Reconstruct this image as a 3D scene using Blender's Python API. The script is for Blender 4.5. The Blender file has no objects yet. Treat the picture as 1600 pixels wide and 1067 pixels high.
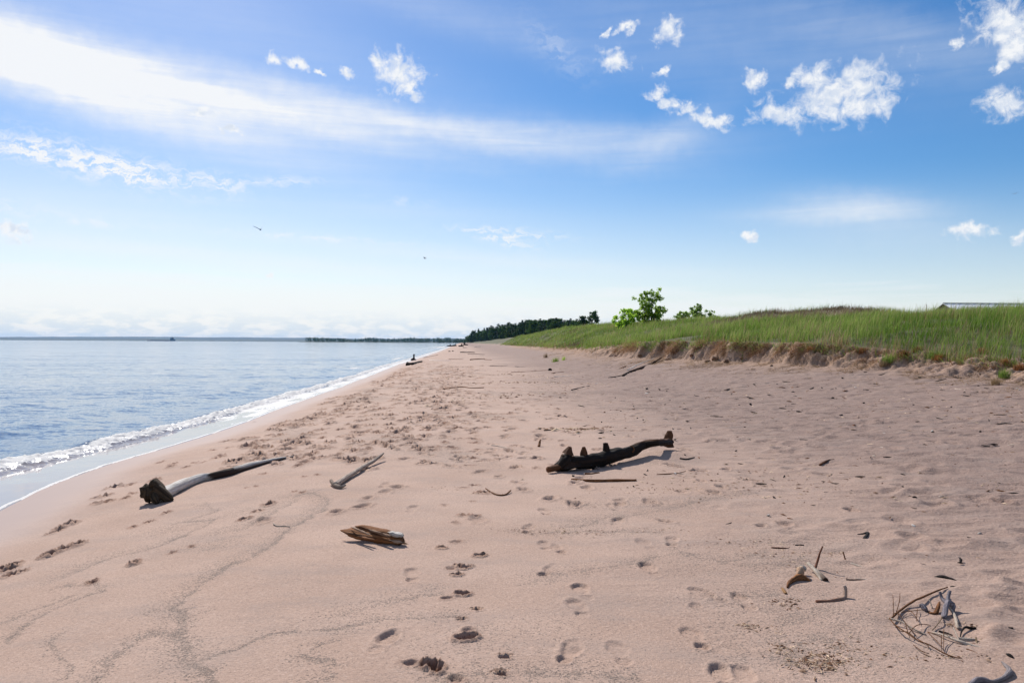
import bpy, math, random
import numpy as np
from mathutils import Vector, Matrix, noise as mnoise

random.seed(11)
RNG = np.random.default_rng(11)
R = math.radians
scene = bpy.context.scene
COL = scene.collection

# ------------------------------------------------------------------ camera
CAM_H = 1.5
F = 1244.0                       # focal length in photograph pixels (28 mm on 36 mm)
cam = bpy.data.cameras.new('camera')
cam.sensor_width = 36.0
cam.lens = 28.0
cam.clip_start = 0.05
cam.clip_end = 60000.0
cam_o = bpy.data.objects.new('camera', cam)
COL.objects.link(cam_o)
CM = Matrix.Rotation(R(90 + 0.0875), 4, 'X') @ Matrix.Rotation(R(0.315), 4, 'Z')
CM.translation = Vector((0, 0, CAM_H))
cam_o.matrix_world = CM
scene.camera = cam_o

# ------------------------------------------------------------------ light
SUN_EL, SUN_AZ = 39.0, -24.0     # degrees; azimuth from +Y, negative to the left
EXPOSURE = 0.22
sun = bpy.data.lights.new('sun', 'SUN')
sun.energy = 4.8
sun.angle = R(0.5)
sun.color = (1.0, 0.955, 0.89)
sun_o = bpy.data.objects.new('sun', sun)
COL.objects.link(sun_o)
sd = Vector((math.sin(R(SUN_AZ)) * math.cos(R(SUN_EL)), math.cos(R(SUN_AZ)) * math.cos(R(SUN_EL)), math.sin(R(SUN_EL))))
sun_o.rotation_euler = sd.to_track_quat('Z', 'Y').to_euler()
sun_o.location = (0, 0, 200)

scene.view_settings.view_transform = 'Standard'
scene.view_settings.look = 'None'
scene.view_settings.exposure = EXPOSURE
scene.view_settings.gamma = 1.0
scene.view_settings.use_curve_mapping = False


class NT:
    """small helper around a node tree"""
    def __init__(s, tree):
        s.t = tree
        s.t.nodes.clear()

    def n(s, kind, **kw):
        nd = s.t.nodes.new(kind)
        for k, v in kw.items():
            setattr(nd, k, v)
        return nd

    def set(s, sock, v):
        if hasattr(v, 'is_output') or isinstance(v, bpy.types.NodeSocket):
            s.t.links.new(v, sock)
        else:
            sock.default_value = v

    def math(s, op, a, b=None, c=None, clamp=False):
        nd = s.n('ShaderNodeMath', operation=op)
        nd.use_clamp = clamp
        s.set(nd.inputs[0], a)
        if b is not None:
            s.set(nd.inputs[1], b)
        if c is not None:
            s.set(nd.inputs[2], c)
        return nd.outputs[0]

    def vmath(s, op, a, b=None):
        nd = s.n('ShaderNodeVectorMath', operation=op)
        s.set(nd.inputs[0], a)
        if b is not None:
            s.set(nd.inputs[1], b)
        return nd.outputs['Value'] if op in ('LENGTH', 'DOT_PRODUCT', 'DISTANCE') else nd.outputs[0]

    def mix(s, f, a, b):
        nd = s.n('ShaderNodeMix', data_type='RGBA')
        s.set(nd.inputs[0], f)
        s.set(nd.inputs[6], a if hasattr(a, 'is_output') else tuple(a) + ((1,) if len(a) == 3 else ()))
        s.set(nd.inputs[7], b if hasattr(b, 'is_output') else tuple(b) + ((1,) if len(b) == 3 else ()))
        return nd.outputs[2]

    def noise(s, vec, scale, detail=3, rough=0.5, dist=0.0):
        nd = s.n('ShaderNodeTexNoise')
        s.set(nd.inputs['Vector'], vec)
        nd.inputs['Scale'].default_value = scale
        nd.inputs['Detail'].default_value = detail
        nd.inputs['Roughness'].default_value = rough
        nd.inputs['Distortion'].default_value = dist
        return nd.outputs[0]

    def ramp(s, f, lo, hi, a=0.0, b=1.0):
        nd = s.n('ShaderNodeMapRange', interpolation_type='SMOOTHSTEP')
        s.set(nd.inputs[0], f)
        nd.inputs[1].default_value = lo
        nd.inputs[2].default_value = hi
        nd.inputs[3].default_value = a
        nd.inputs[4].default_value = b
        return nd.outputs[0]

    def mapping(s, vec, loc=(0, 0, 0), rot=(0, 0, 0), scale=(1, 1, 1), kind='POINT'):
        nd = s.n('ShaderNodeMapping', vector_type=kind)
        s.set(nd.inputs[0], vec)
        nd.inputs[1].default_value = loc
        nd.inputs[2].default_value = rot
        nd.inputs[3].default_value = scale
        return nd.outputs[0]

    def link(s, a, b):
        s.t.links.new(a, b)


# ------------------------------------------------------------------ sky
world = bpy.data.worlds.new('World')
scene.world = world
world.use_nodes = True
W = NT(world.node_tree)


def azel(px, py):
    d = CM.to_3x3() @ Vector(((px - 800) / F, (533.5 - py) / F, -1.0)).normalized()
    return math.degrees(math.atan2(d.x, d.y)), math.degrees(math.asin(d.z))


tc = W.n('ShaderNodeTexCoord')
sep = W.n('ShaderNodeSeparateXYZ')
W.link(tc.outputs['Generated'], sep.inputs[0])
nrm = W.vmath('NORMALIZE', tc.outputs['Generated'])
W.link(nrm, sep.inputs[0])
az = W.math('MULTIPLY', W.math('ARCTAN2', sep.outputs[0], sep.outputs[1]), 57.29578)
el = W.math('MULTIPLY', W.math('ARCSINE', sep.outputs[2]), 57.29578)
cmb = W.n('ShaderNodeCombineXYZ')
W.link(az, cmb.inputs[0])
W.link(el, cmb.inputs[1])
AE = cmb.outputs[0]
PXD = 21.7                       # photograph pixels per degree near the middle

# fair-weather cumulus: centre and half sizes read off as bearings / elevations
warp = W.noise(AE, 0.55, 4, 0.6)
wv = W.n('ShaderNodeTexNoise')
W.link(AE, wv.inputs['Vector'])
wv.inputs['Scale'].default_value = 0.9
wv.inputs['Detail'].default_value = 5
wv.inputs['Roughness'].default_value = 0.62
wsub = W.vmath('SUBTRACT', wv.outputs['Color'], (0.5, 0.5, 0.5))
AEW = W.vmath('ADD', AE, W.vmath('MULTIPLY', wsub, (2.4, 1.6, 0)))
CUM = [  # px, py, half width px, half height px, tilt deg
    (622, 112, 42, 34, 25), (640, 140, 22, 18, 10), (596, 98, 20, 14, 0),
    (1320, 148, 80, 40, -8), (1345, 165, 52, 26, 0), (1275, 122, 34, 22, 0),
    (1218, 180, 46, 20, 10), (1182, 126, 18, 18, 0), (1240, 130, 14, 10, 0),
    (1046, 48, 28, 20, -35), (960, 96, 30, 16, 20), (978, 44, 22, 8, -15), (948, 52, 7, 10, 0),
    (1058, 165, 34, 12, 12), (1110, 188, 34, 12, 22), (1028, 146, 22, 12, -10), (1040, 112, 16, 7, -30),
    (1575, 40, 52, 38, 30), (1590, 70, 30, 26, 0), (1498, 72, 11, 9, 0), (1568, 102, 16, 9, -30), (1570, 165, 34, 22, 10),
    (424, 92, 15, 10, 0), (468, 100, 20, 8, 25), (538, 119, 13, 8, 0), (505, 112, 9, 5, 20),
    (320, 178, 24, 9, -10), (368, 205, 22, 6, 12), (1512, 360, 36, 11, 6), (1163, 370, 15, 8, 0), (1597, 368, 10, 12, 0),
    (22, 362, 22, 15, 0), (418, 433, 8, 5, 0),
]
q = None
for (px, py, a, b, tilt) in CUM:
    ca, ce = azel(px, py)
    mp = W.mapping(AEW, (ca, ce, 0), (0, 0, R(-tilt)), (a * 1.14 / PXD, b * 1.14 / PXD, 1), 'TEXTURE')
    ln = W.vmath('LENGTH', mp)
    q = ln if q is None else W.math('MINIMUM', q, ln)
cn = W.noise(AE, 1.05, 8, 0.62, 0.5)
cdens = W.math('ADD', W.math('SUBTRACT', 1.0, q), W.math('MULTIPLY', W.math('SUBTRACT', cn, 0.5), 2.3))
cum = W.ramp(cdens, 0.0, 0.98, 0.0, 0.97)
cn_lit = W.noise(W.vmath('ADD', AE, (-0.32, 0.42, 0)), 1.3, 4, 0.6)      # toward the sun: gives the puffs a lit and a shaded side
cn_low = W.noise(AE, 1.3, 4, 0.6)
puff = W.ramp(W.math('SUBTRACT', cn_low, cn_lit), -0.16, 0.10, 0.0, 1.0)

# cirrus streaks
CIR = [  # px, py, half len, half thickness, tilt (deg, clockwise down-right positive), strength, fibre
    (0, 88, 340, 36, 12, 1.35), (320, 144, 300, 21, 11, 0.85), (560, 174, 240, 20, 10, 0.6),
    (100, 60, 360, 46, 13, 0.22), (360, 40, 420, 50, 14, 0.13),
    (860, 212, 250, 22, 3, 0.34), (1050, 215, 80, 24, -28, 0.22), (930, 240, 190, 30, 6, 0.16),
    (1345, 322, 90, 20, 7, 0.42), (1290, 335, 110, 12, 2, 0.25), (1360, 360, 160, 26, 8, 0.16),
    (1130, 60, 330, 60, 16, 0.16), (1420, 60, 220, 34, 20, 0.18), (700, 20, 300, 30, 14, 0.16),
    (100, 330, 300, 30, 4, 0.16), (600, 330, 220, 14, 2, 0.10), (250, 290, 380, 60, 4, 0.08),
    (250, 395, 520, 14, 3, 0.32), (760, 405, 330, 12, 4, 0.25),
]
sAE = W.mapping(AE, (0, 0, 0), (0, 0, R(11)), (0.11, 1.5, 1))
fib = W.noise(sAE, 1.0, 6, 0.6, 0.4)
fib2 = W.noise(AE, 0.7, 5, 0.6)
fibm = W.ramp(W.math('ADD', W.math('MULTIPLY', fib, 0.7), W.math('MULTIPLY', fib2, 0.3)), 0.28, 0.70, 0.66, 1.12)
cwarp = W.vmath('ADD', AE, W.vmath('MULTIPLY', wsub, (1.5, 0.8, 0)))
cs = None
for (px, py, a, b, tilt, w_) in CIR:
    ca, ce = azel(px, py)
    mp = W.mapping(cwarp, (ca, ce, 0), (0, 0, R(-tilt)), (a / PXD, b / PXD, 1), 'TEXTURE')
    ln = W.vmath('DOT_PRODUCT', mp, mp)
    g = W.math('MULTIPLY', W.math('EXPONENT', W.math('MULTIPLY', ln, -1.0)), w_)
    cs = g if cs is None else W.math('ADD', cs, g)
cir = W.math('MULTIPLY', cs, fibm)
# torn thin wisps
WIS = [(60, 240, 80, 13, 6, 0.9), (150, 256, 95, 20, 13, 0.95), (205, 266, 34, 14, 14, 0.7), (280, 277, 60, 15, 10, 0.6), (350, 287, 34, 14, 10, 0.6), (430, 285, 60, 8, -4, 0.55),
       (800, 366, 80, 9, 4, 0.8), (790, 378, 46, 8, 14, 0.7), (510, 373, 120, 5, 2, 0.5), (620, 315, 50, 7, 3, 0.3), (130, 345, 90, 7, 2, 0.4), (15, 322, 40, 8, 2, 0.4), (870, 80, 60, 20, 40, 0.2)]
wn = W.noise(W.mapping(AEW, (0, 0, 0), (0, 0, R(10)), (0.55, 1.5, 1)), 1.5, 6, 0.66, 0.5)
ws = None
for (px, py, a, b, tilt, w_) in WIS:
    ca, ce = azel(px, py)
    mp = W.mapping(cwarp, (ca, ce, 0), (0, 0, R(-tilt)), (a / PXD, b / PXD, 1), 'TEXTURE')
    g = W.math('MULTIPLY', W.math('EXPONENT', W.math('MULTIPLY', W.vmath('DOT_PRODUCT', mp, mp), -1.0)), w_)
    ws = g if ws is None else W.math('ADD', ws, g)
cir = W.math('ADD', cir, W.math('MULTIPLY', ws, W.ramp(wn, 0.40, 0.66)))
# pale veil low over the lake, thicker on the left, and a bank of small far cumulus
hz = W.ramp(W.math('ADD', el, W.math('ADD', W.math('MULTIPLY', az, 0.032), W.math('MULTIPLY', W.math('SUBTRACT', fib, 0.5), 4.0))), 1.5, 7.4, 0.86, 0.0)
hz2 = W.ramp(W.math('ADD', el, W.math('MULTIPLY', az, 0.07)), 2.0, 14.0, 0.52, 0.0)
lsc = W.mapping(AE, (0, 0, 0), (0, 0, 0), (0.55, 1.5, 1))
bank = W.noise(lsc, 1.1, 7, 0.62)
bankm = W.ramp(el, 0.4, 2.6, 1.0, 0.0)
a1 = W.math('MAXIMUM', W.math('MAXIMUM', hz, hz2), 0.0)
alpha = W.math('SUBTRACT', 1.0, W.math('MULTIPLY', W.math('SUBTRACT', 1.0, W.math('MINIMUM', a1, 0.97)),
               W.math('MULTIPLY', W.math('SUBTRACT', 1.0, W.math('MINIMUM', cir, 0.96)), W.math('SUBTRACT', 1.0, cum))))
fwd = W.ramp(sep.outputs[1], -0.2, 0.3, 0.25, 1.0)
alpha = W.math('MULTIPLY', alpha, fwd)
alpha = W.math('MAXIMUM', alpha, W.math('MULTIPLY', W.ramp(el, 28, 55, 0.0, 0.22), fibm), clamp=True)   # unseen white veil added overhead to neutralise the blue fill light
alpha = W.math('MAXIMUM', alpha, W.math('MULTIPLY', W.ramp(sep.outputs[1], 0.0, -0.5, 0.0, 0.25), fibm), clamp=True)  # the same added veil behind the camera
sky = W.n('ShaderNodeTexSky', sky_type='NISHITA')
sky.sun_disc = False
sky.sun_elevation = R(SUN_EL)
sky.sun_rotation = R(SUN_AZ)
sky.altitude = 200
sky.air_density = 1.0
sky.dust_density = 0.4
sky.ozone_density = 2.0
hs = W.n('ShaderNodeHueSaturation')          # clear northern air: a deeper blue than the model's default
hs.inputs['Saturation'].default_value = 1.42
W.link(sky.outputs[0], hs.inputs['Color'])
bg = W.n('ShaderNodeBackground')
tint = W.vmath('MULTIPLY', hs.outputs[0], (0.95, 0.98, 1.075))
W.link(tint, bg.inputs[0])
bg.inputs[1].default_value = 0.085
bc = W.n('ShaderNodeBackground')
shade = W.ramp(W.math('MULTIPLY', bank, 1.0), 0.42, 0.60, 0.0, 1.0)
lowtone = W.mix(shade, (0.72, 0.82, 0.94), (0.98, 0.985, 1.0))
hitone = W.mix(W.math('MULTIPLY', W.math('SUBTRACT', 1.0, puff), cum), (0.965, 0.98, 1.0), (0.74, 0.81, 0.92))
ctone = W.mix(bankm, hitone, lowtone)
W.link(ctone, bc.inputs[0])
bc.inputs[1].default_value = 0.83
mx = W.n('ShaderNodeMixShader')
W.link(alpha, mx.inputs[0])
W.link(bg.outputs[0], mx.inputs[1])
W.link(bc.outputs[0], mx.inputs[2])
wo = W.n('ShaderNodeOutputWorld')
W.link(mx.outputs[0], wo.inputs[0])


# ------------------------------------------------------------------ numeric noise
def _hash(ix, iy, s):
    h = (ix.astype(np.int64) * 374761393 + iy.astype(np.int64) * 668265263 + s * 982451653) & 0x7fffffff
    h = ((h ^ (h >> 13)) * 1274126177) & 0x7fffffff
    return ((h ^ (h >> 16)) & 0xffff) / 65535.0


def vn(x, y, s=0):
    x = np.asarray(x, float)
    y = np.asarray(y, float)
    ix, iy = np.floor(x), np.floor(y)
    fx, fy = x - ix, y - iy
    fx = fx * fx * fx * (fx * (fx * 6 - 15) + 10)
    fy = fy * fy * fy * (fy * (fy * 6 - 15) + 10)
    a, b = _hash(ix, iy, s), _hash(ix + 1, iy, s)
    c, d = _hash(ix, iy + 1, s), _hash(ix + 1, iy + 1, s)
    return (a + (b - a) * fx) * (1 - fy) + (c + (d - c) * fx) * fy


def fbm(x, y, s=0, o=4, g=0.5):
    t, a, n = 0.0, 1.0, 0.0
    for k in range(o):
        t = t + a * (vn(x * 2 ** k + 17.3 * k, y * 2 ** k - 9.1 * k, s + k) - 0.5)
        n += a
        a *= g
    return t / n * 2


def sst(a, b, x):
    t = np.clip((x - a) / (b - a), 0, 1)
    return t * t * (3 - 2 * t)


# ------------------------------------------------------------------ the shape of the shore
K = 0.064                       # the shoreline runs slightly to the left
SEA = -0.52


SY = [-20, 6, 8.6, 9.8, 11.4, 14, 16.5, 20, 22.7, 28, 40, 68, 110, 184, 400, 9000]
SU = [-4.75, -4.75, -5.1, -5.45, -5.56, -5.37, -5.18, -5.13, -5.28, -5.2, -5.13, -5.4, -5.0, -4.6, -4.6, -4.6]


def shore(y):
    y = np.asarray(y, float)
    f = lambda q_: np.interp(q_, SY, SU)
    return (f(y - 1.1) + f(y - 0.4) + f(y + 0.4) + f(y + 1.1)) / 4 + 0.10 * fbm(y * 0.3, y * 0 + 3.1, 5, 3)


EY = [-20, 10, 20, 23, 26, 29, 35, 42, 52, 66, 110, 244, 600, 1500, 9000]
EU = [17.0, 16.6, 16.3, 15.9, 14.2, 12.3, 11.2, 9.4, 9.3, 9.6, 11.0, 13.5, 10.5, 12, 12]
EF = [0.45, 0.5, 0.5, 0.55, 0.72, 0.76, 0.78, 0.74, 0.66, 0.6, 0.5, 0.42, 0.3, 0.3, 0.3]
ET = [0.85, 0.85, 0.9, 1.0, 1.25, 1.5, 1.58, 1.6, 1.3, 1.1, 0.95, 0.85, 0.8, 0.8, 0.8]
EW = [3.0, 3.0, 2.6, 2.2, 1.5, 0.7, 0.7, 0.9, 1.2, 1.3, 1.5, 2, 2, 2, 2]
CY = [-20, 20, 45, 62, 80, 100, 140, 200, 400, 600, 9000]
CZ = [2.9, 3.0, 3.0, 3.45, 3.6, 3.8, 4.1, 3.9, 3.2, 2.3, 1.6]
CW = [15, 15, 15, 15, 11, 9, 8, 7, 7, 7, 7]


def edge(y):
    y = np.asarray(y, float)
    return np.interp(y, EY, EU) + 0.55 * fbm(y * 0.45, y * 0 + 7.7, 21, 3) * sst(24, 30, y) + 0.25 * fbm(y * 1.6, y * 0 + 1.7, 31, 2)


def zbase(x, y, detail=True):
    x = np.asarray(x, float)
    y = np.asarray(y, float)
    u = x + K * y
    us = shore(y)
    ue = edge(y)
    if detail:
        ue = ue + 0.22 * fbm(x * 1.3, y * 1.3, 61, 3)
    zf, zt, w = np.interp(y, EY, EF), np.interp(y, EY, ET), np.interp(y, EY, EW)
    zc, cw = np.interp(y, CY, CZ), np.interp(y, CY, CW)
    o = us - u
    under = np.where(o < 2.2, -0.45 - 0.05 * o, -0.56 - 0.12 * (o - 2.2))
    under = np.maximum(under, -5.0)
    s = np.clip((u - us) / 4.4, 0, 1)
    zb = -0.45 + 0.45 * (1 - (1 - s) ** 1.7)
    t = np.clip((u - 2.5) / np.maximum(ue - w / 2 - 2.5, 0.5), 0, 1)
    zb = zb + zf * t ** 1.9
    k = np.clip((u - (ue - w / 2)) / w, 0, 1)
    zb = zb + (zt - zf) * (k ** 0.8)
    m = np.clip((u - ue - w / 2) / cw, 0, 1)
    zb = zb + (zc - zt) * np.sin(m * math.pi / 2) ** 1.15
    zb = zb + m * (0.22 * fbm(x / 5.0, y / 5.0, 41, 3) + 0.35 * fbm(x / 16.0, y / 16.0, 43, 2))
    # the brown hummock on the crest and a lower one to its left
    zb = zb + 0.75 * np.exp(-((x - 24.5) / 4.6) ** 2 - ((y - 58) / 4.5) ** 2) + 0.45 * np.exp(-((x - 18.5) / 2.5) ** 2 - ((y - 60) / 3) ** 2)
    zb = zb + 0.70 * np.exp(-((x - 29.2) / 3.9) ** 2 - ((y - 46.5) / 4) ** 2)
    z = np.where(u < us, under, zb)
    # sand piled against the right end of the big driftwood
    z = z + 0.085 * np.exp(-((x - 1.95) / 0.42) ** 2 - ((y - 10.35) / 0.42) ** 2)
    if detail:
        z = z + 0.02 * fbm(x / 1.7, y / 1.7, 51, 3) * sst(0.1, 1.6, u - us)
    return z


def ray(px, py):
    return CM.to_3x3() @ Vector(((px - 800) / F, (533.5 - py) / F, -1.0))


_TT = np.geomspace(2.0, 2500, 7000)


def ground(px, py, h=0.0):
    """the point of the sand seen at that pixel of the photograph"""
    d = ray(px, py)
    dx, dz = d.x / d.y, d.z / d.y
    hit = np.nonzero(CAM_H + dz * _TT < zbase(dx * _TT, _TT))[0]
    if len(hit) == 0:
        return Vector((dx * 900, 900, float(zbase(dx * 900, 900.0))))
    i = hit[0]
    lo, hi = _TT[max(i - 1, 0)], _TT[i]
    for _ in range(24):
        m = (lo + hi) / 2
        if CAM_H + dz * m < float(zbase(dx * m, m)):
            hi = m
        else:
            lo = m
    return Vector((dx * hi, hi, CAM_H + dz * hi + h))


def at(px, py, D):
    d = ray(px, py)
    return Vector((d.x / d.y * D, D, CAM_H + d.z / d.y * D))


# ------------------------------------------------------------------ object helpers
def tag(o, label=None, cat=None, group=None, kind=None):
    if label:
        o['label'] = label
    if cat:
        o['category'] = cat
    if group:
        o['group'] = group
    if kind:
        o['kind'] = kind
    return o


def empty(name, loc, label, cat, group=None):
    o = bpy.data.objects.new(name, None)
    COL.objects.link(o)
    o.location = loc
    o.empty_display_size = 0.1
    return tag(o, label, cat, group)


def mesh_np(name, V, faces, mat=None, parent=None, smooth=True, attrs=None, link=True):
    """V (n,3); faces: list of int arrays (m,k)"""
    me = bpy.data.meshes.new(name)
    V = np.asarray(V, np.float32)
    me.vertices.add(len(V))
    me.vertices.foreach_set('co', V.ravel())
    loops = np.concatenate([np.asarray(f, np.int32).ravel() for f in faces])
    sizes = np.concatenate([np.full(len(f), np.asarray(f).shape[1], np.int32) for f in faces])
    starts = np.concatenate([[0], np.cumsum(sizes)[:-1]]).astype(np.int32)
    me.loops.add(len(loops))
    me.loops.foreach_set('vertex_index', loops)
    me.polygons.add(len(sizes))
    me.polygons.foreach_set('loop_start', starts)
    if smooth:
        me.polygons.foreach_set('use_smooth', np.ones(len(sizes), bool))
    for k, (typ, arr) in (attrs or {}).items():
        a = me.attributes.new(k, typ, 'POINT')
        a.data.foreach_set({'FLOAT': 'value', 'FLOAT_COLOR': 'color', 'FLOAT_VECTOR': 'vector'}[typ], np.asarray(arr, np.float32).ravel())
    me.update(calc_edges=True)
    if mat:
        me.materials.append(mat)
    if not link:
        return me
    o = bpy.data.objects.new(name, me)
    COL.objects.link(o)
    if parent:
        o.parent = parent
    return o


def grid_faces(r, c):
    i = np.arange(r * c, dtype=np.int32).reshape(r, c)
    return np.stack([i[:-1, :-1], i[:-1, 1:], i[1:, 1:], i[1:, :-1]], -1).reshape(-1, 4)


def new_mat(name):
    m = bpy.data.materials.new(name)
    m.use_nodes = True
    T = NT(m.node_tree)
    out = T.n('ShaderNodeOutputMaterial')
    b = T.n('ShaderNodeBsdfPrincipled')
    T.link(b.outputs[0], out.inputs[0])
    return m, T, b, out


def attr(T, name, field='Color'):
    a = T.n('ShaderNodeAttribute')
    a.attribute_name = name
    return a.outputs[field]


class MB:
    """collects tubes and lumps, links them as one mesh"""
    def __init__(s):
        s.v, s.f3, s.f4, s.g, s.tone, s.n = [], [], [], [], [], 0

    def tube(s, pts, rad, seg=10, sub=6, rough=0.12, flat=1.0, tone=(0, 0), seed=None, cap=True, twist=0.0, freq=1.0):
        seed = random.uniform(0, 500) if seed is None else seed
        pts = [Vector(p) for p in pts]
        n = len(pts)
        P, Rr = [], []
        for i in range(n - 1):
            p0, p1, p2, p3 = pts[max(i - 1, 0)], pts[i], pts[i + 1], pts[min(i + 2, n - 1)]
            for k in range(sub):
                t = k / sub
                P.append(0.5 * ((2 * p1) + (p2 - p0) * t + (2 * p0 - 5 * p1 + 4 * p2 - p3) * t * t + (3 * p1 - p0 - 3 * p2 + p3) * t ** 3))
                Rr.append(rad[i] + (rad[i + 1] - rad[i]) * (t * t * (3 - 2 * t)))
        P.append(pts[-1])
        Rr.append(rad[-1])
        m = len(P)
        up = Vector((0, 0, 1))
        L = 0.0
        rmean = max(sum(Rr) / m, 1e-4)
        rings = []
        for i in range(m):
            d = (P[min(i + 1, m - 1)] - P[max(i - 1, 0)])
            if d.length < 1e-9:
                d = Vector((1, 0, 0))
            d.normalize()
            if i:
                L += (P[i] - P[i - 1]).length
            side = d.cross(up)
            if side.length < 0.2:
                side = d.cross(Vector((1, 0, 0.1)))
            side.normalize()
            upv = side.cross(d)
            ring = []
            for k in range(seg):
                a = 2 * math.pi * k / seg + twist * L
                ns = mnoise.noise(Vector((math.cos(a) * 0.9 + seed, math.sin(a) * 0.9, L / rmean * 0.16 * freq)))
                ns += 0.5 * mnoise.noise(Vector((math.cos(a) * 2.6 + seed, math.sin(a) * 2.6 + 9, L / rmean * 0.4 * freq)))
                r = Rr[i] * (1 + rough * 1.6 * ns)
                v = P[i] + side * (math.cos(a) * r) + upv * (math.sin(a) * r * flat)
                s.v.append(v)
                s.g.append((math.cos(a), math.sin(a), L / (rmean * 2)))
                s.tone.append(tone[0] + (tone[1] - tone[0]) * i / max(m - 1, 1) if not callable(tone) else tone(i / max(m - 1, 1), a))
                ring.append(s.n)
                s.n += 1
            rings.append(ring)
        for i in range(m - 1):
            for k in range(seg):
                k2 = (k + 1) % seg
                s.f4.append((rings[i][k], rings[i][k2], rings[i + 1][k2], rings[i + 1][k]))
        if cap:
            for ring, sgn, idx in ((rings[0], -1, 0), (rings[-1], 1, m - 1)):
                d = (P[min(idx + 1, m - 1)] - P[max(idx - 1, 0)]).normalized()
                c = P[idx] + d * sgn * Rr[idx] * 0.25
                s.v.append(c)
                s.g.append((0, 0, 0))
                s.tone.append(s.tone[ring[0]])
                ci = s.n
                s.n += 1
                for k in range(seg):
                    k2 = (k + 1) % seg
                    s.f3.append((ci, ring[k2], ring[k]) if sgn < 0 else (ci, ring[k], ring[k2]))
        return s

    def lump(s, c, r, scale=(1, 1, 1), rough=0.3, rows=8, seg=12, freq=1.5, tone=0.0, rot=None):
        seed = random.uniform(0, 500)
        c = Vector(c)
        ids = []
        for i in range(rows + 1):
            th = math.pi * i / rows
            ring = []
            for k in range(seg):
                a = 2 * math.pi * k / seg
                d = Vector((math.sin(th) * math.cos(a), math.sin(th) * math.sin(a), math.cos(th)))
                ns = mnoise.noise(d * freq + Vector((seed, 0, 0))) + 0.5 * mnoise.noise(d * freq * 2.3 + Vector((0, seed, 0)))
                q_ = d * r * (1 + rough * 1.5 * ns)
                q_ = Vector((q_.x * scale[0], q_.y * scale[1], q_.z * scale[2]))
                if rot:
                    q_ = rot @ q_
                s.v.append(c + q_)
                s.g.append((d.x, d.y, d.z))
                s.tone.append(tone)
                ring.append(s.n)
                s.n += 1
            ids.append(ring)
        for i in range(rows):
            for k in range(seg):
                k2 = (k + 1) % seg
                s.f4.append((ids[i][k], ids[i + 1][k], ids[i + 1][k2], ids[i][k2]))
        return s

    def poly(s, vs, fs, tone=0.0):
        b = s.n
        for v in vs:
            s.v.append(Vector(v))
            s.g.append(tuple(v))
            s.tone.append(tone)
            s.n += 1
        for f in fs:
            if len(f) == 4:
                s.f4.append(tuple(b + i for i in f))
            else:
                s.f3.append(tuple(b + i for i in f))
        return s

    def box(s, lo, hi, M=None, tone=0.0):
        x0, y0, z0 = lo
        x1, y1, z1 = hi
        vs = [Vector(p) for p in ((x0, y0, z0), (x1, y0, z0), (x1, y1, z0), (x0, y1, z0), (x0, y0, z1), (x1, y0, z1), (x1, y1, z1), (x0, y1, z1))]
        if M:
            vs = [M @ v for v in vs]
        return s.poly(vs, [(0, 3, 2, 1), (4, 5, 6, 7), (0, 1, 5, 4), (1, 2, 6, 5), (2, 3, 7, 6), (3, 0, 4, 7)], tone)

    def build(s, name, mat, parent=None, smooth=True, origin=None, link=True):
        V = np.array([tuple(v) for v in s.v], np.float32)
        if origin is not None:
            V = V - np.array(tuple(origin), np.float32)
        fs = []
        if s.f4:
            fs.append(np.array(s.f4, np.int32))
        if s.f3:
            fs.append(np.array(s.f3, np.int32))
        return mesh_np(name, V, fs, mat, parent, smooth,
                       {'grain': ('FLOAT_VECTOR', np.array(s.g)), 'tone': ('FLOAT', np.array(s.tone))}, link)


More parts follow.
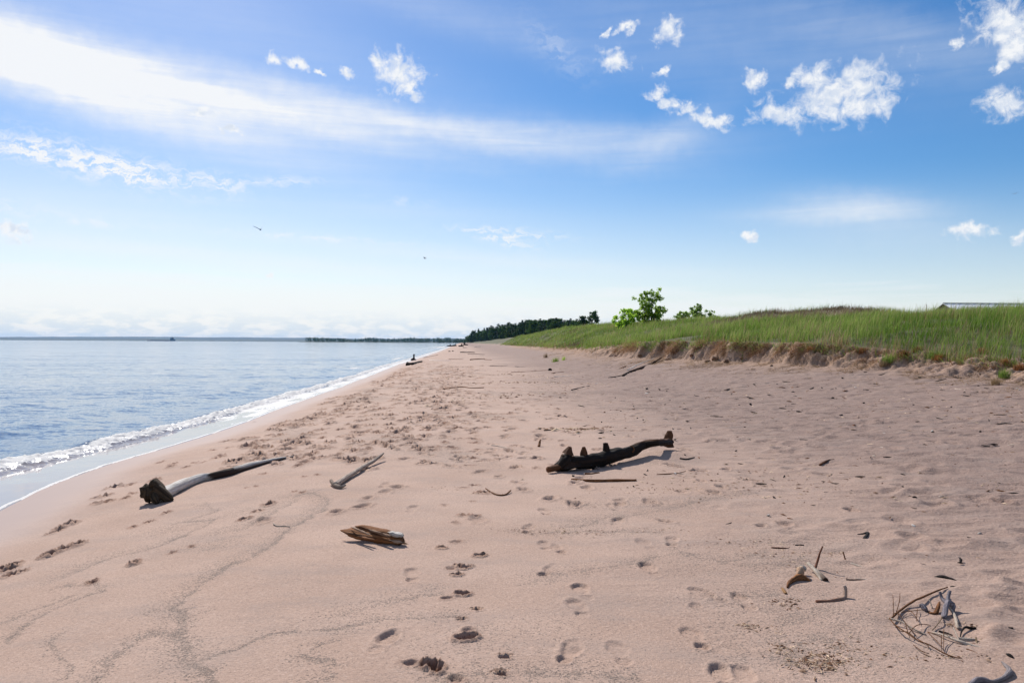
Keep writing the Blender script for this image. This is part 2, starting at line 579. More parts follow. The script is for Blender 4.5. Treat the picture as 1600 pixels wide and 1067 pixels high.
# ------------------------------------------------------------------ materials
def sand_material():
    m, T, b, out = new_mat('beach_sand')
    geo = T.n('ShaderNodeNewGeometry')
    P = geo.outputs['Position']
    s1 = T.n('ShaderNodeSeparateColor')
    T.link(attr(T, 'mask'), s1.inputs[0])
    s2 = T.n('ShaderNodeSeparateColor')
    T.link(attr(T, 'mask2'), s2.inputs[0])
    damp, grit, veg = s1.outputs[0], s1.outputs[1], s1.outputs[2]
    wet, scarp, coarse = s2.outputs[0], s2.outputs[1], s2.outputs[2]
    grain = T.noise(P, 170, 3, 0.8)
    mid = T.noise(P, 26, 4, 0.6)
    big = T.noise(P, 0.9, 4, 0.55)
    dry = T.mix(T.ramp(big, 0.3, 0.7), (0.46, 0.307, 0.230), (0.525, 0.362, 0.279))
    dry = T.mix(coarse, dry, (0.265, 0.178, 0.143))  # loose sand's own tone, with dimple shade and vignette put into the colour
    dry = T.mix(T.math('MULTIPLY', T.ramp(grain, 0.42, 0.70), 0.62), dry, (0.27, 0.185, 0.145))
    g2 = T.noise(P, 62, 2, 0.8)
    dry = T.mix(T.math('MULTIPLY', T.ramp(g2, 0.54, 0.70), 0.55), dry, (0.22, 0.16, 0.13))
    dry = T.mix(T.math('MULTIPLY', T.ramp(g2, 0.46, 0.32), 0.35), dry, (0.66, 0.50, 0.41))
    mott = T.math('ADD', T.math('MULTIPLY', T.noise(T.mapping(P, (0, 0, 0), (0, 0, R(18)), (1.2, 3.0, 1)), 1.0, 5, 0.65), 0.6), T.math('MULTIPLY', T.noise(P, 55, 3, 0.8), 0.4))
    dry = T.mix(T.math('MULTIPLY', T.ramp(mott, 0.47, 0.64), 0.5), dry, (0.33, 0.25, 0.21))
    # scattered single dark and pale grains
    vor = T.n('ShaderNodeTexVoronoi', feature='F1')
    T.link(P, vor.inputs['Vector'])
    vor.inputs['Scale'].default_value = 38
    spk = T.math('MULTIPLY', T.ramp(vor.outputs['Distance'], 0.10, 0.17, 1.0, 0.0), T.ramp(T.noise(P, 9, 2), 0.5, 0.62))
    dry = T.mix(T.math('MULTIPLY', spk, 0.75), dry, (0.09, 0.075, 0.065))
    # grit lines left by the swash
    sp = T.noise(P, 60, 3, 0.8)
    gv = T.n('ShaderNodeTexVoronoi', feature='F1')
    T.link(P, gv.inputs['Vector'])
    gv.inputs['Scale'].default_value = 115
    gsep = T.n('ShaderNodeSeparateColor')
    T.link(gv.outputs['Color'], gsep.inputs[0])
    gd = T.math('MULTIPLY', T.math('MULTIPLY', grit, T.ramp(T.noise(P, 7, 4, 0.7), 0.32, 0.66, 0.4, 1.2)), 1.0)
    gmask = T.ramp(T.math('SUBTRACT', gd, gsep.outputs[0]), -0.04, 0.08)
    gmask = T.math('MULTIPLY', gmask, T.ramp(gv.outputs['Distance'], 0.35, 0.75, 1.0, 0.3))
    dry = T.mix(T.math('MULTIPLY', gmask, 0.85), dry, T.mix(T.ramp(sp, 0.4, 0.6), (0.085, 0.068, 0.056), (0.24, 0.19, 0.155)))
    c = T.mix(T.math('MULTIPLY', damp, T.ramp(mid, 0.2, 0.6, 0.6, 1.0)), dry, (0.18, 0.085, 0.052))
    c = T.mix(wet, c, (0.40, 0.305, 0.27))
    soil = T.mix(T.ramp(mid, 0.35, 0.65), (0.25, 0.15, 0.09), (0.45, 0.295, 0.205))
    c = T.mix(T.math('MULTIPLY', scarp, T.ramp(T.noise(P, 3.2, 5, 0.65), 0.28, 0.55)), c, soil)  # the mask also brings in the painted sun warmth of the slope
    turf = T.mix(T.ramp(mid, 0.35, 0.65), (0.035, 0.05, 0.016), (0.09, 0.095, 0.04))
    c = T.mix(veg, c, turf)
    T.link(c, b.inputs['Base Color'])
    T.link(T.ramp(wet, 0.0, 1.0, 0.95, 0.7), b.inputs['Roughness'])
    T.link(T.ramp(wet, 0.0, 1.0, 0.22, 0.06), b.inputs['Specular IOR Level'])
    bp = T.n('ShaderNodeBump')
    bp.inputs['Strength'].default_value = 0.8
    bp.inputs['Distance'].default_value = 0.02
    dryf = T.math('SUBTRACT', 1.0, wet)
    hgt = T.math('MULTIPLY', T.math('ADD', T.math('MULTIPLY', T.noise(P, 75, 4, 0.75), 0.5), T.math('MULTIPLY', mid, T.math('ADD', 0.3, T.math('MULTIPLY', coarse, 1.2)))), dryf)
    T.link(hgt, bp.inputs['Height'])
    T.link(bp.outputs[0], b.inputs['Normal'])
    return m


def water_material():
    m, T, b, out = new_mat('lake_water')
    geo = T.n('ShaderNodeNewGeometry')
    P = geo.outputs['Position']
    s1 = T.n('ShaderNodeSeparateColor')
    T.link(attr(T, 'mask'), s1.inputs[0])
    foam, film, chop = s1.outputs[0], s1.outputs[1], s1.outputs[2]
    fn = T.noise(P, 14, 6, 0.7, 0.3)
    fm = T.ramp(T.math('ADD', foam, T.math('MULTIPLY', T.math('SUBTRACT', fn, 0.5), 1.1)), 0.36, 0.62)
    fm = T.math('MULTIPLY', fm, T.ramp(foam, 0.03, 0.15))
    c = T.mix(film, T.mix(T.ramp(T.noise(P, 0.05, 2), 0.4, 0.65), (0.035, 0.105, 0.22), (0.055, 0.125, 0.23)), (0.33, 0.29, 0.29))
    brown = T.math('MULTIPLY', foam, T.math('SUBTRACT', 1.0, fm))
    c = T.mix(brown, c, (0.20, 0.17, 0.125))
    c = T.mix(fm, c, (0.92, 0.92, 0.90))
    T.link(c, b.inputs['Base Color'])
    b.inputs['IOR'].default_value = 1.333
    T.link(T.ramp(film, 0, 1, 0.25, 0.5), b.inputs['Specular IOR Level'])
    T.link(T.math('MAXIMUM', T.math('MULTIPLY', fm, 0.7), T.ramp(film, 0, 1, 0.055, 0.05)), b.inputs['Roughness'])
    # wave slopes straight from noise, so that far water keeps its roughness
    def slope(scale, vec, det, k):
        nd = T.n('ShaderNodeTexNoise')
        T.link(vec, nd.inputs['Vector'])
        nd.inputs['Scale'].default_value = scale
        nd.inputs['Detail'].default_value = det
        nd.inputs['Roughness'].default_value = 0.6
        return T.vmath('MULTIPLY', T.vmath('SUBTRACT', nd.outputs['Color'], (0.5, 0.5, 0.5)), (k, k, 0))
    sl = T.vmath('ADD', slope(1.7, T.mapping(P, (0, 0, 0), (0, 0, R(-15)), (0.8, 1.5, 1)), 4, 0.52), slope(9.0, P, 4, 0.42))
    sl = T.vmath('ADD', sl, slope(1.0, T.mapping(P, (0, 0, 0), (0, 0, R(12)), (0.05, 0.16, 1)), 3, 0.22))
    k = T.math('MULTIPLY', T.math('SUBTRACT', 1.0, T.math('MULTIPLY', film, 0.93)), T.math('SUBTRACT', 1.0, T.math('MULTIPLY', foam, 0.8), clamp=True))
    sc = T.n('ShaderNodeVectorMath', operation='SCALE')
    T.link(sl, sc.inputs[0])
    T.link(k, sc.inputs[3])
    nv = T.vmath('NORMALIZE', T.vmath('ADD', geo.outputs['Normal'], sc.outputs[0]))
    T.link(nv, b.inputs['Normal'])
    tr = T.n('ShaderNodeBsdfTranslucent')          # froth lets light through
    tr.inputs[0].default_value = (0.97, 0.96, 0.93, 1)
    ms = T.n('ShaderNodeMixShader')
    T.link(T.math('MULTIPLY', fm, 0.42), ms.inputs[0])
    T.link(b.outputs[0], ms.inputs[1])
    T.link(tr.outputs[0], ms.inputs[2])
    T.link(ms.outputs[0], out.inputs[0])
    return m


def wood_material(name, light, dark, alt=None, rough=0.85, grain=7.0):
    m, T, b, out = new_mat(name)
    g = attr(T, 'grain', 'Vector')
    tone = attr(T, 'tone', 'Fac')
    obj = T.n('ShaderNodeObjectInfo')
    gm = T.mapping(g, (0, 0, 0), (0, 0, 0), (grain * 0.5, grain * 0.5, 0.35))
    st = T.noise(gm, 1.0, 5, 0.65)
    bl = T.noise(g, 1.4, 4, 0.6)
    c = T.mix(T.ramp(st, 0.34, 0.66), dark, light)
    c = T.mix(T.math('MULTIPLY', T.ramp(bl, 0.5, 0.75), 0.55), c, dark)
    c = T.mix(tone, c, alt or dark)
    hv = T.n('ShaderNodeHueSaturation')
    T.link(c, hv.inputs['Color'])
    T.link(T.math('ADD', 0.8, T.math('MULTIPLY', obj.outputs['Random'], 0.4)), hv.inputs['Value'])
    T.link(hv.outputs[0], b.inputs['Base Color'])
    b.inputs['Roughness'].default_value = rough
    b.inputs['Specular IOR Level'].default_value = 0.2
    bp = T.n('ShaderNodeBump')
    bp.inputs['Strength'].default_value = 0.9
    bp.inputs['Distance'].default_value = 0.02
    T.link(st, bp.inputs['Height'])
    T.link(bp.outputs[0], b.inputs['Normal'])
    return m


def leaf_material(name, a, bcol, trans=0.35, rough=0.6):
    m, T, b, out = new_mat(name)
    col = attr(T, 'shade', 'Fac')
    obj = T.n('ShaderNodeObjectInfo')
    c = T.mix(col, a, bcol)
    hv = T.n('ShaderNodeHueSaturation')
    T.link(c, hv.inputs['Color'])
    T.link(T.math('ADD', 0.75, T.math('MULTIPLY', obj.outputs['Random'], 0.5)), hv.inputs['Value'])
    T.link(hv.outputs[0], b.inputs['Base Color'])
    b.inputs['Roughness'].default_value = rough
    b.inputs['Specular IOR Level'].default_value = 0.1
    tr = T.n('ShaderNodeBsdfTranslucent')
    T.link(hv.outputs[0], tr.inputs[0])
    ms = T.n('ShaderNodeMixShader')
    ms.inputs[0].default_value = trans
    T.link(b.outputs[0], ms.inputs[1])
    T.link(tr.outputs[0], ms.inputs[2])
    T.link(ms.outputs[0], out.inputs[0])
    return m


def plain_material(name, col, rough=0.7, metal=0.0, var=0.15, scale=3.0, bump=0.0):
    m, T, b, out = new_mat(name)
    tcn = T.n('ShaderNodeTexCoord')
    n_ = T.noise(tcn.outputs['Object'], scale, 4, 0.6)
    d = tuple(x * (1 - var * 1.5) for x in col)
    l = tuple(min(1, x * (1 + var)) for x in col)
    T.link(T.mix(T.ramp(n_, 0.3, 0.7), d, l), b.inputs['Base Color'])
    b.inputs['Roughness'].default_value = rough
    b.inputs['Metallic'].default_value = metal
    if bump:
        bp = T.n('ShaderNodeBump')
        bp.inputs['Distance'].default_value = bump
        T.link(n_, bp.inputs['Height'])
        T.link(bp.outputs[0], b.inputs['Normal'])
    return m


M_SAND = sand_material()
M_WATER = water_material()
WOOD = {
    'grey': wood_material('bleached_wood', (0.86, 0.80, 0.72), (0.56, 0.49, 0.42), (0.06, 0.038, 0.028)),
    'brown': wood_material('brown_wood', (0.40, 0.165, 0.06), (0.06, 0.026, 0.013), (0.52, 0.36, 0.25)),
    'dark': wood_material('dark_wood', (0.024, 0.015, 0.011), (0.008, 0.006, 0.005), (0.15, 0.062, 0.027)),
    'drift': wood_material('weathered_stick', (0.50, 0.40, 0.32), (0.22, 0.16, 0.12), (0.10, 0.06, 0.04)),
    'bark': wood_material('rotten_bark', (0.085, 0.055, 0.032), (0.022, 0.015, 0.010), (0.2, 0.1, 0.05)),
    'pale': wood_material('pale_wood', (0.78, 0.66, 0.54), (0.46, 0.35, 0.26), (0.08, 0.04, 0.025)),
    'red': wood_material('reddish_wood', (0.30, 0.12, 0.065), (0.10, 0.036, 0.022), (0.62, 0.48, 0.38)),
    'slate': wood_material('weathered_root', (0.33, 0.29, 0.31), (0.15, 0.125, 0.135), (0.5, 0.42, 0.36)),
    'straw': wood_material('straw_twig', (0.40, 0.28, 0.17), (0.2, 0.125, 0.07), (0.15, 0.08, 0.05)),
    'orange': wood_material('orange_chip', (0.5, 0.28, 0.12), (0.3, 0.15, 0.06)),
}


# ------------------------------------------------------------------ the ground sheet
def build_sand():
    ys = [-1.2]
    while ys[-1] < 9000:
        y = ys[-1]
        if y < 3:
            dy = 0.03 if y < 2.6 else 0.012
        elif y < 52:
            dy = min(max(0.42 * (y + 0.5) ** 2 / 1194.0, 0.0095), 0.046 if y < 27 else 0.075)
        elif y < 160:
            dy = 0.4
        else:
            dy = 0.02 * y
        ys.append(y + dy)
    r = np.array(ys) + 2.0
    C = 1250
    th = np.linspace(R(-56), R(58), C)
    rr, tt = np.meshgrid(r, th, indexing='ij')
    X, Y = rr * np.sin(tt), rr * np.cos(tt) - 2.0
    Z = zbase(X, Y)
    u = X + K * Y
    us, ue = shore(Y), edge(Y) + 0.22 * fbm(X * 1.3, Y * 1.3, 61, 3)
    w = np.interp(Y, EY, EW)
    damp = np.zeros_like(Z)
    grit = np.zeros_like(Z)

    near = (Y < 60) & (u > us)
    # loose, much-trodden dry sand on the landward side
    coarse = sst(0.6, 6.0, u + 1.2 * fbm(X / 3, Y / 3, 71, 3)) * (1 - sst(0, 1.0, u - ue))
    amp = np.where(near, coarse, 0)
    b1 = fbm(X * 2.1, Y * 1.7, 81, 3)
    b2 = fbm(X * 5.5, Y * 4.5, 84, 2)
    rp = fbm(X * 1.1 + 0.5 * Y, Y * 3.4 - 0.6 * X, 86, 3)
    Z += amp * (0.026 * b1 + 0.012 * b2 + 0.020 * (1 - np.abs(rp) * 2.2))
    Z += np.where(near, (1 - coarse) * 0.006 * fbm(X * 3, Y * 2.2, 88, 2), 0) * sst(0.1, 1.2, u - us)
    # crumbling face of the bank
    face = sst(-0.9, -0.1, (u - ue) / w) * (1 - sst(0.35, 0.75, (u - ue) / w))
    Z += np.where(Y < 140, face * (0.10 * fbm(X * 1.7, Y * 1.7, 91, 4, 0.6) + 0.16 * fbm(X * 4.5, Y * 4.5, 93, 3, 0.6)), 0)

    def window(cx, cy, rad):
        rc, tcn = math.hypot(cx, cy + 2), math.atan2(cx, cy + 2)
        i0, i1 = np.searchsorted(r, rc - rad), np.searchsorted(r, rc + rad)
        j0, j1 = np.searchsorted(th, tcn - rad / rc), np.searchsorted(th, tcn + rad / rc)
        return slice(max(i0, 0), i1 + 1), slice(max(j0, 0), j1 + 1)

    def local(sl, cx, cy, ang):
        dx, dy = X[sl] - cx, Y[sl] - cy
        c, s_ = math.cos(ang), math.sin(ang)
        return dx * c + dy * s_, -dx * s_ + dy * c          # a along, b across

    def pit(cx, cy, a, b, depth, ang=0.0, rag=0.35, dampness=1.0, rim=0.35, seed=0):
        sl = window(cx, cy, max(a, b) * 2.2)
        la, lb = local(sl, cx, cy, ang)
        qq = np.sqrt((la / a) ** 2 + (lb / b) ** 2)
        qq = qq + rag * fbm(X[sl] / (0.7 * b) + seed, Y[sl] / (0.7 * b), 101, 3)
        k = 1 - sst(0.55, 1.05, qq)
        Z[sl] += -depth * k + depth * rim * np.exp(-((qq - 1.25) / 0.22) ** 2)
        damp[sl] = np.maximum(damp[sl], dampness * np.clip(k * 1.1 + 0.5 * np.exp(-((qq - 1.2) / 0.3) ** 2) * (rag > 0.2), 0, 1))

    def paw(cx, cy, size, depth, ang):
        pit(cx, cy, size * 0.42, size * 0.5, depth, ang, 0.2, 0.9, 0.4)
        for k in (-1.5, -0.5, 0.5, 1.5):
            a_ = ang + k * 0.5
            pit(cx + math.cos(a_) * size * 0.75, cy + math.sin(a_) * size * 0.75, size * 0.26, size * 0.19, depth * 0.9, a_, 0.15, 0.9, 0.3)

    rnd = random.Random(5)

    def shoe(cx, cy, ang, depth=0.014, L=0.29, side=1, dm=0.12):
        sl = window(cx, cy, 0.3)
        la, lb = local(sl, cx, cy, ang)
        nz = 0.28 * fbm(X[sl] * 11, Y[sl] * 11, 111, 3)
        depth = depth * rnd.uniform(0.85, 1.6)
        worn = np.clip(0.75 + rnd.uniform(-5, 5) * la + rnd.uniform(-4, 4) * lb + 0.6 * fbm(X[sl] * 9, Y[sl] * 9, 113, 2), 0.3, 1.25)
        q1 = np.sqrt(((la - 0.06) / (0.105 * L / 0.29)) ** 2 + ((lb + 0.008 * side) / 0.052) ** 2) + nz
        q2 = np.sqrt(((la + 0.10) / 0.052) ** 2 + (lb / 0.037) ** 2) + nz
        qq = np.minimum(q1, q2)
        k = 1 - sst(0.8, 1.06, qq)
        k = k * worn
        tread = 0.25 * np.sin(la * 2 * math.pi / 0.022) * k
        Z[sl] += -depth * k + depth * 0.3 * worn * np.exp(-((qq - 1.22) / 0.2) ** 2) + depth * tread * 0.5
        damp[sl] = np.maximum(damp[sl], dm * k)

    # prints read from the photograph, nearest first: deep paw and scuff marks of the middle track
    for (px, py, kind, s_) in [
            (682, 1042, 'scuff', 0.72), (672, 1036, 'pit', 0.7), (645, 1034, 'bit', 1.0), (788, 1028, 'paw', 1.0), (784, 1054, 'paw', 1.0), (712, 1062, 'bit', 0.9), (728, 997, 'pit', 1.0), (733, 985, 'bit', 0.9),
            (720, 968, 'paw', 0.9), (745, 952, 'paw', 0.9), (722, 927, 'pit', 0.85), (698, 934, 'bit', 0.8), (726, 887, 'scuff', 0.6), (714, 898, 'pit', 0.6), (704, 888, 'bit', 0.8),
            (690, 856, 'pit', 0.6), (749, 868, 'pit', 0.75), (713, 846, 'bit', 1.0), (727, 806, 'scuff', 0.65), (712, 816, 'bit', 0.9), (744, 806, 'pit', 0.6), (740, 783, 'paw', 0.9),
            (695, 789, 'bit', 0.9), (755, 770, 'scuff', 0.8), (741, 758, 'pit', 0.8), (725, 762, 'bit', 1.0), (733, 727, 'pit', 0.9), (748, 721, 'pit', 0.8), (740, 716, 'scuff', 0.8),
            (747, 702, 'pit', 0.9), (742, 692, 'scuff', 0.9), (760, 667, 'pit', 0.9), (757, 660, 'pit', 0.9), (715, 668, 'scuff', 0.8), (735, 673, 'bit', 0.9), (775, 716, 'pit', 0.6), (780, 712, 'bit', 0.9)]:
        p = ground(px, py)
        if kind == 'scuff':
            pit(p.x, p.y, 0.075 * s_, 0.05 * s_, 0.035, rnd.uniform(0, 3), 0.55, 1, 0.5, rnd.random() * 9)
            pit(p.x - 0.07 * s_, p.y + 0.03, 0.055 * s_, 0.04 * s_, 0.028, rnd.uniform(0, 3), 0.6, 1, 0.5, rnd.random() * 9)
        elif kind == 'pit':
            pit(p.x, p.y, 0.055 * s_, 0.042 * s_, 0.034, rnd.uniform(-0.3, 0.3), 0.3, 1, 0.45, rnd.random() * 9)
            pit(p.x + 0.04 * s_, p.y + 0.02, 0.028 * s_, 0.022 * s_, 0.025, 0, 0.3, 1, 0.3)
        elif kind == 'paw':
            paw(p.x, p.y, 0.058 * s_, 0.02, R(rnd.uniform(70, 110)))
        else:
            pit(p.x, p.y, 0.05 * s_, 0.035 * s_, 0.014, rnd.uniform(0, 3), 0.5, 0.35, 0.5)
    for (px, py, ang, side) in [(598, 1003, 80, 1), (645, 898, 95, -1), (902, 950, 100, 1), (888, 1018, 75, 1), (970, 1020, 90, -1), (1085, 997, 95, 1), (1106, 930, 120, 1), (1090, 936, 70, -1),
                               (1125, 1058, 85, 1), (1168, 1062, 85, -1), (857, 890, 70, 1), (872, 857, 100, -1), (850, 852, 95, 1), (912, 924, 95, -1), (1015, 890, 100, 1), (1048, 845, 80, 1), (1010, 850, 95, -1),
                               (962, 815, 75, 1), (850, 799, 100, 1), (826, 826, 80, -1), (960, 792, 90, -1), (968, 789, 80, 1), (600, 757, 90, 1), (645, 795, 85, -1), (905, 790, 100, 1), (1160, 940, 95, 1)]:
        p = ground(px, py)
        shoe(p.x, p.y, R(ang), 0.011, 0.29, side, 0.05)
    # kicked-up prints of the damp strip nearer the water
    for (px, py, s_) in [(112, 818, 1.2), (92, 826, 1.0), (122, 850, 1.2), (100, 858, 0.9), (211, 879, 0.8), (176, 762, 1.2), (165, 775, 1.1), (152, 787, 1.2), (205, 757, 0.9), (240, 751, 1.1), (196, 778, 0.9),
                         (268, 729, 1.0), (290, 730, 0.8), (250, 723, 0.9), (345, 712, 1.0), (305, 722, 0.8), (330, 703, 0.8), (395, 694, 0.8), (440, 702, 0.9), (350, 690, 0.7), (410, 740, 0.6), (386, 761, 0.55),
                         (420, 788, 0.9), (408, 797, 0.6), (385, 810, 0.7), (261, 800, 0.6), (232, 815, 0.8), (270, 862, 0.5), (145, 910, 0.6), (12, 885, 1.0), (15, 898, 0.9), (460, 768, 0.6), (395, 660, 1.0),
                         (468, 718, 0.9), (464, 728, 0.9), (475, 745, 0.6), (550, 690, 0.8), (577, 672, 0.9), (615, 663, 1.0), (572, 675, 0.8), (620, 684, 1.0), (636, 675, 1.0), (660, 672, 0.9), (655, 665, 0.8), (600, 667, 0.9), (545, 684, 0.9),
                         (690, 650, 1.0), (705, 653, 1.0), (700, 646, 1.0), (715, 651, 1.0), (770, 648, 1.0), (778, 652, 1.0), (785, 647, 1.0), (790, 655, 0.9), (822, 643, 0.9), (800, 645, 0.9), (670, 658, 1.0), (695, 660, 1.0)]:
        p = ground(px, py)
        for k in range(2):
            pit(p.x + rnd.gauss(0, 0.07) * k, p.y + rnd.gauss(0, 0.10) * k, 0.068 * s_ * rnd.uniform(0.7, 1.4), 0.04 * s_, 0.036 * s_, R(rnd.uniform(60, 120)), 0.5, 1, 0.5, rnd.random() * 9)
    # many more of the same along the beach, following where people walk
    def scatter(n, y0, y1, uf, spread, s0, s1, d0, d1, dm):
        for _ in range(n):
            y = y0 * (y1 / y0) ** rnd.random()
            uu = uf(y) + rnd.gauss(0, spread)
            s_ = rnd.uniform(s0, s1) * (1 + y / 80)
            pit(uu - K * y, y, 0.095 * s_, 0.055 * s_, rnd.uniform(d0, d1) * (1.2 + y / 32), R(rnd.uniform(50, 130)), 0.5, rnd.uniform(*dm), 0.5, rnd.random() * 9)
    scatter(360, 10.5, 70, lambda y: -3.1 + 0.25 * math.sin(y * 0.7), 0.34, 0.6, 1.2, 0.02, 0.05, (0.4, 1.0))
    scatter(300, 10, 60, lambda y: -1.6 + 0.5 * math.sin(y * 0.3), 0.6, 0.6, 1.1, 0.02, 0.045, (0.3, 1.0))
    scatter(230, 11, 48, lambda y: -0.4, 0.5, 0.7, 1.2, 0.02, 0.045, (0.3, 1.0))
    scatter(200, 9, 50, lambda y: 0.6, 0.9, 0.6, 1.1, 0.012, 0.03, (0.05, 0.6))
    scatter(200, 6.5, 35, lambda y: 1.6, 1.4, 0.7, 1.2, 0.008, 0.022, (0, 0.2))
    # softened old prints of the dry sand
    for _ in range(1500):
        y = 4 * (44 / 4) ** rnd.random()
        uu = rnd.uniform(2.2, float(edge(y)) - 0.6)
        a_ = rnd.uniform(0.10, 0.22)
        sl = window(uu - K * y, y, a_ * 2.4)
        la, lb = local(sl, uu - K * y, y, rnd.uniform(0, 3.1))
        qq = (la / a_) ** 2 + (lb / (a_ * 0.62)) ** 2
        Z[sl] += rnd.uniform(0.007, 0.026) * min(1.0, (uu - 1.8) / 2) * (-np.exp(-qq * 1.6) + 0.55 * np.exp(-((np.sqrt(qq) - 1.35) / 0.4) ** 2))

    # swash lines of dark grit on the smooth sand
    def line(pts, wid=0.022, band=0.10, k=1.0, kb=0.35):
        P = [ground(px, py) for px, py in pts]
        for p, q_ in zip(P[:-1], P[1:]):
            n = max(2, int((q_ - p).length / 0.12))
            for i in range(n):
                c0, c1 = p.lerp(q_, i / n), p.lerp(q_, (i + 1) / n)
                sl = window(c0.x, c0.y, 0.34)
                dx, dy = c1.x - c0.x, c1.y - c0.y
                L2 = dx * dx + dy * dy + 1e-9
                wx = X[sl] + 0.06 * fbm(X[sl] * 5, Y[sl] * 5, 121, 2)
                wy = Y[sl] + 0.06 * fbm(X[sl] * 5, Y[sl] * 5, 131, 2)
                t = np.clip(((wx - c0.x) * dx + (wy - c0.y) * dy) / L2, 0, 1)
                ex, ey = wx - c0.x - t * dx, wy - c0.y - t * dy
                d = np.hypot(ex, ey)
                sidev = ex * -1.0 + ey * 0.3
                wv_ = wid * (0.55 + 0.9 * vn(X[sl] * 2.5, Y[sl] * 2.5, 133))
                g = k * np.exp(-(d / wv_) ** 2) + kb * np.exp(-(d / band) ** 2) * (sidev > -0.01)
                grit[sl] = np.maximum(grit[sl], g)
                Z[sl] += 0
    c7 = lambda L: [(0.35 * a, 760 + 0.35 * b) for a, b in L]
    line(c7([(960, 875), (900, 800), (865, 760), (820, 690), (845, 600), (760, 545), (850, 482), (950, 402), (1010, 350), (1120, 312), (1220, 262), (1290, 210), (1300, 180), (1390, 140), (1430, 110), (1465, 60), (1420, 25), (1330, 42)]), 0.022, 0.15, 0.95, 0.5)
    line(c7([(900, 785), (960, 760), (1050, 720), (1130, 680), (1250, 660), (1400, 655), (1600, 630)]), 0.02, 0.07, 0.9, 0.3)
    line(c7([(1600, 630), (1700, 600), (1800, 592), (1960, 575), (2080, 560)]), 0.02, 0.14, 0.45, 0.35)
    line(c7([(430, 865), (480, 810), (530, 750), (620, 690), (700, 650), (830, 650)]), 0.025, 0.09, 0.8, 0.45)
    line(c7([(0, 712), (90, 660), (130, 600), (250, 545), (380, 490), (460, 465), (430, 430), (300, 440)]), 0.02, 0.09, 0.7, 0.35)
    line(c7([(0, 620), (60, 600), (130, 560), (280, 500)]), 0.02, 0.10, 0.5, 0.35)
    line(c7([(240, 660), (225, 720), (260, 790), (320, 812), (300, 850)]), 0.018, 0.06, 0.5, 0.25)
    line(c7([(1390, 740), (1440, 710), (1510, 690)]), 0.018, 0.06, 0.5, 0.3)
    line(c7([(1390, 740), (1450, 780), (1520, 830), (1480, 860), (1380, 870)]), 0.018, 0.10, 0.6, 0.35)
    line(c7([(780, 170), (900, 140), (970, 105), (900, 80)]), 0.015, 0.12, 0.5, 0.3)
    line(c7([(840, 160), (960, 150), (900, 185), (820, 220), (700, 265), (560, 300)]), 0.018, 0.12, 0.6, 0.4)
    line(c7([(1010, 200), (1100, 190), (1200, 120), (1330, 60)]), 0.018, 0.16, 0.4, 0.5)
    line(c7([(300, 400), (420, 345), (560, 300)]), 0.02, 0.16, 0.5, 0.45)
    line([(840, 905), (930, 890), (1000, 880), (1070, 862), (1130, 880), (1200, 860)], 0.02, 0.16, 0.5, 0.45)
    line([(690, 925), (600, 945), (540, 960)], 0.02, 0.16, 0.35, 0.4)
    line([(700, 1060), (800, 1055), (900, 1058), (1000, 1066)], 0.02, 0.16, 0.4, 0.5)
    line([(890, 825), (960, 810), (1040, 795), (1110, 780), (1180, 770)], 0.02, 0.2, 0.5, 0.5)
    line([(820, 830), (880, 832), (950, 830), (1030, 832)], 0.02, 0.16, 0.5, 0.4)
    for (px, py, s_, k) in [(1250, 960, 0.42, 0.75), (1180, 930, 0.4, 0.6), (1260, 1010, 0.45, 0.8), (1190, 1000, 0.3, 0.55), (1300, 1030, 0.35, 0.6), (1230, 880, 0.5, 0.6), (1130, 880, 0.4, 0.55), (1150, 980, 0.3, 0.45),
                            (1330, 960, 0.3, 0.45), (1260, 850, 0.5, 0.5), (1020, 790, 0.6, 0.5), (950, 790, 0.5, 0.4), (330, 850, 0.35, 0.5), (250, 830, 0.35, 0.4), (380, 800, 0.3, 0.4), (760, 1000, 0.4, 0.3), (850, 980, 0.35, 0.3)]:
        p = ground(px, py)
        sl = window(p.x, p.y, s_ * 2)
        la, lb = local(sl, p.x, p.y, 0.2)
        q_ = (la / s_) ** 2 + (lb / (s_ * 0.7)) ** 2
        grit[sl] = np.maximum(grit[sl], k * np.exp(-q_) * (0.75 + 0.5 * fbm(X[sl] * 5, Y[sl] * 5, 141, 3)))
    # faint streaks farther along the beach
    far = sst(7, 12, Y) * sst(-4.2, -3.2, u) * (1 - sst(3, 7, u))
    st = fbm(X * 0.9 + Y * 0.25, Y * 0.5, 151, 4)
    grit = np.maximum(grit, far * 0.5 * sst(0.12, 0.5, st))

    veg = sst(0.05, 0.9, (u - ue) / np.maximum(w, 0.8) + 0.35 * fbm(X * 0.8, Y * 0.8, 161, 3)) * 0.9
    # the bare brown flank of the hummock
    heath = np.exp(-((X - 23.5) / 5.5) ** 2 - ((Y - 54.5) / 2.2) ** 2) + 0.8 * np.exp(-((X - 17) / 2.0) ** 2 - ((Y - 56) / 2) ** 2)
    veg = veg * (1 - 0.75 * np.clip(heath, 0, 1))
    sc = np.clip(face + np.clip(heath, 0, 1) * 0.7, 0, 1) * (Y < 200) * sst(24, 30, Y) + face * 0.8 * (Y <= 30)
    sun_warm = sst(-2.4, -0.3, u - ue) * (1 - sst(0.0, 0.6, u - ue)) * (Y < 70) * sst(12, 18, Y)  # sunlit warmth of the slope below the bank, painted as soil tint
    sc = np.clip(np.maximum(sc, 0.62 * sun_warm), 0, 1)
    wet = 1 - sst(0.25, 1.5, u - us + 0.25 * fbm(X * 0.6, Y * 0.6, 171, 3))
    wet = np.clip(wet, 0, 1)
    V = np.stack([X, Y, Z], -1).reshape(-1, 3)
    one = np.ones_like(Z)
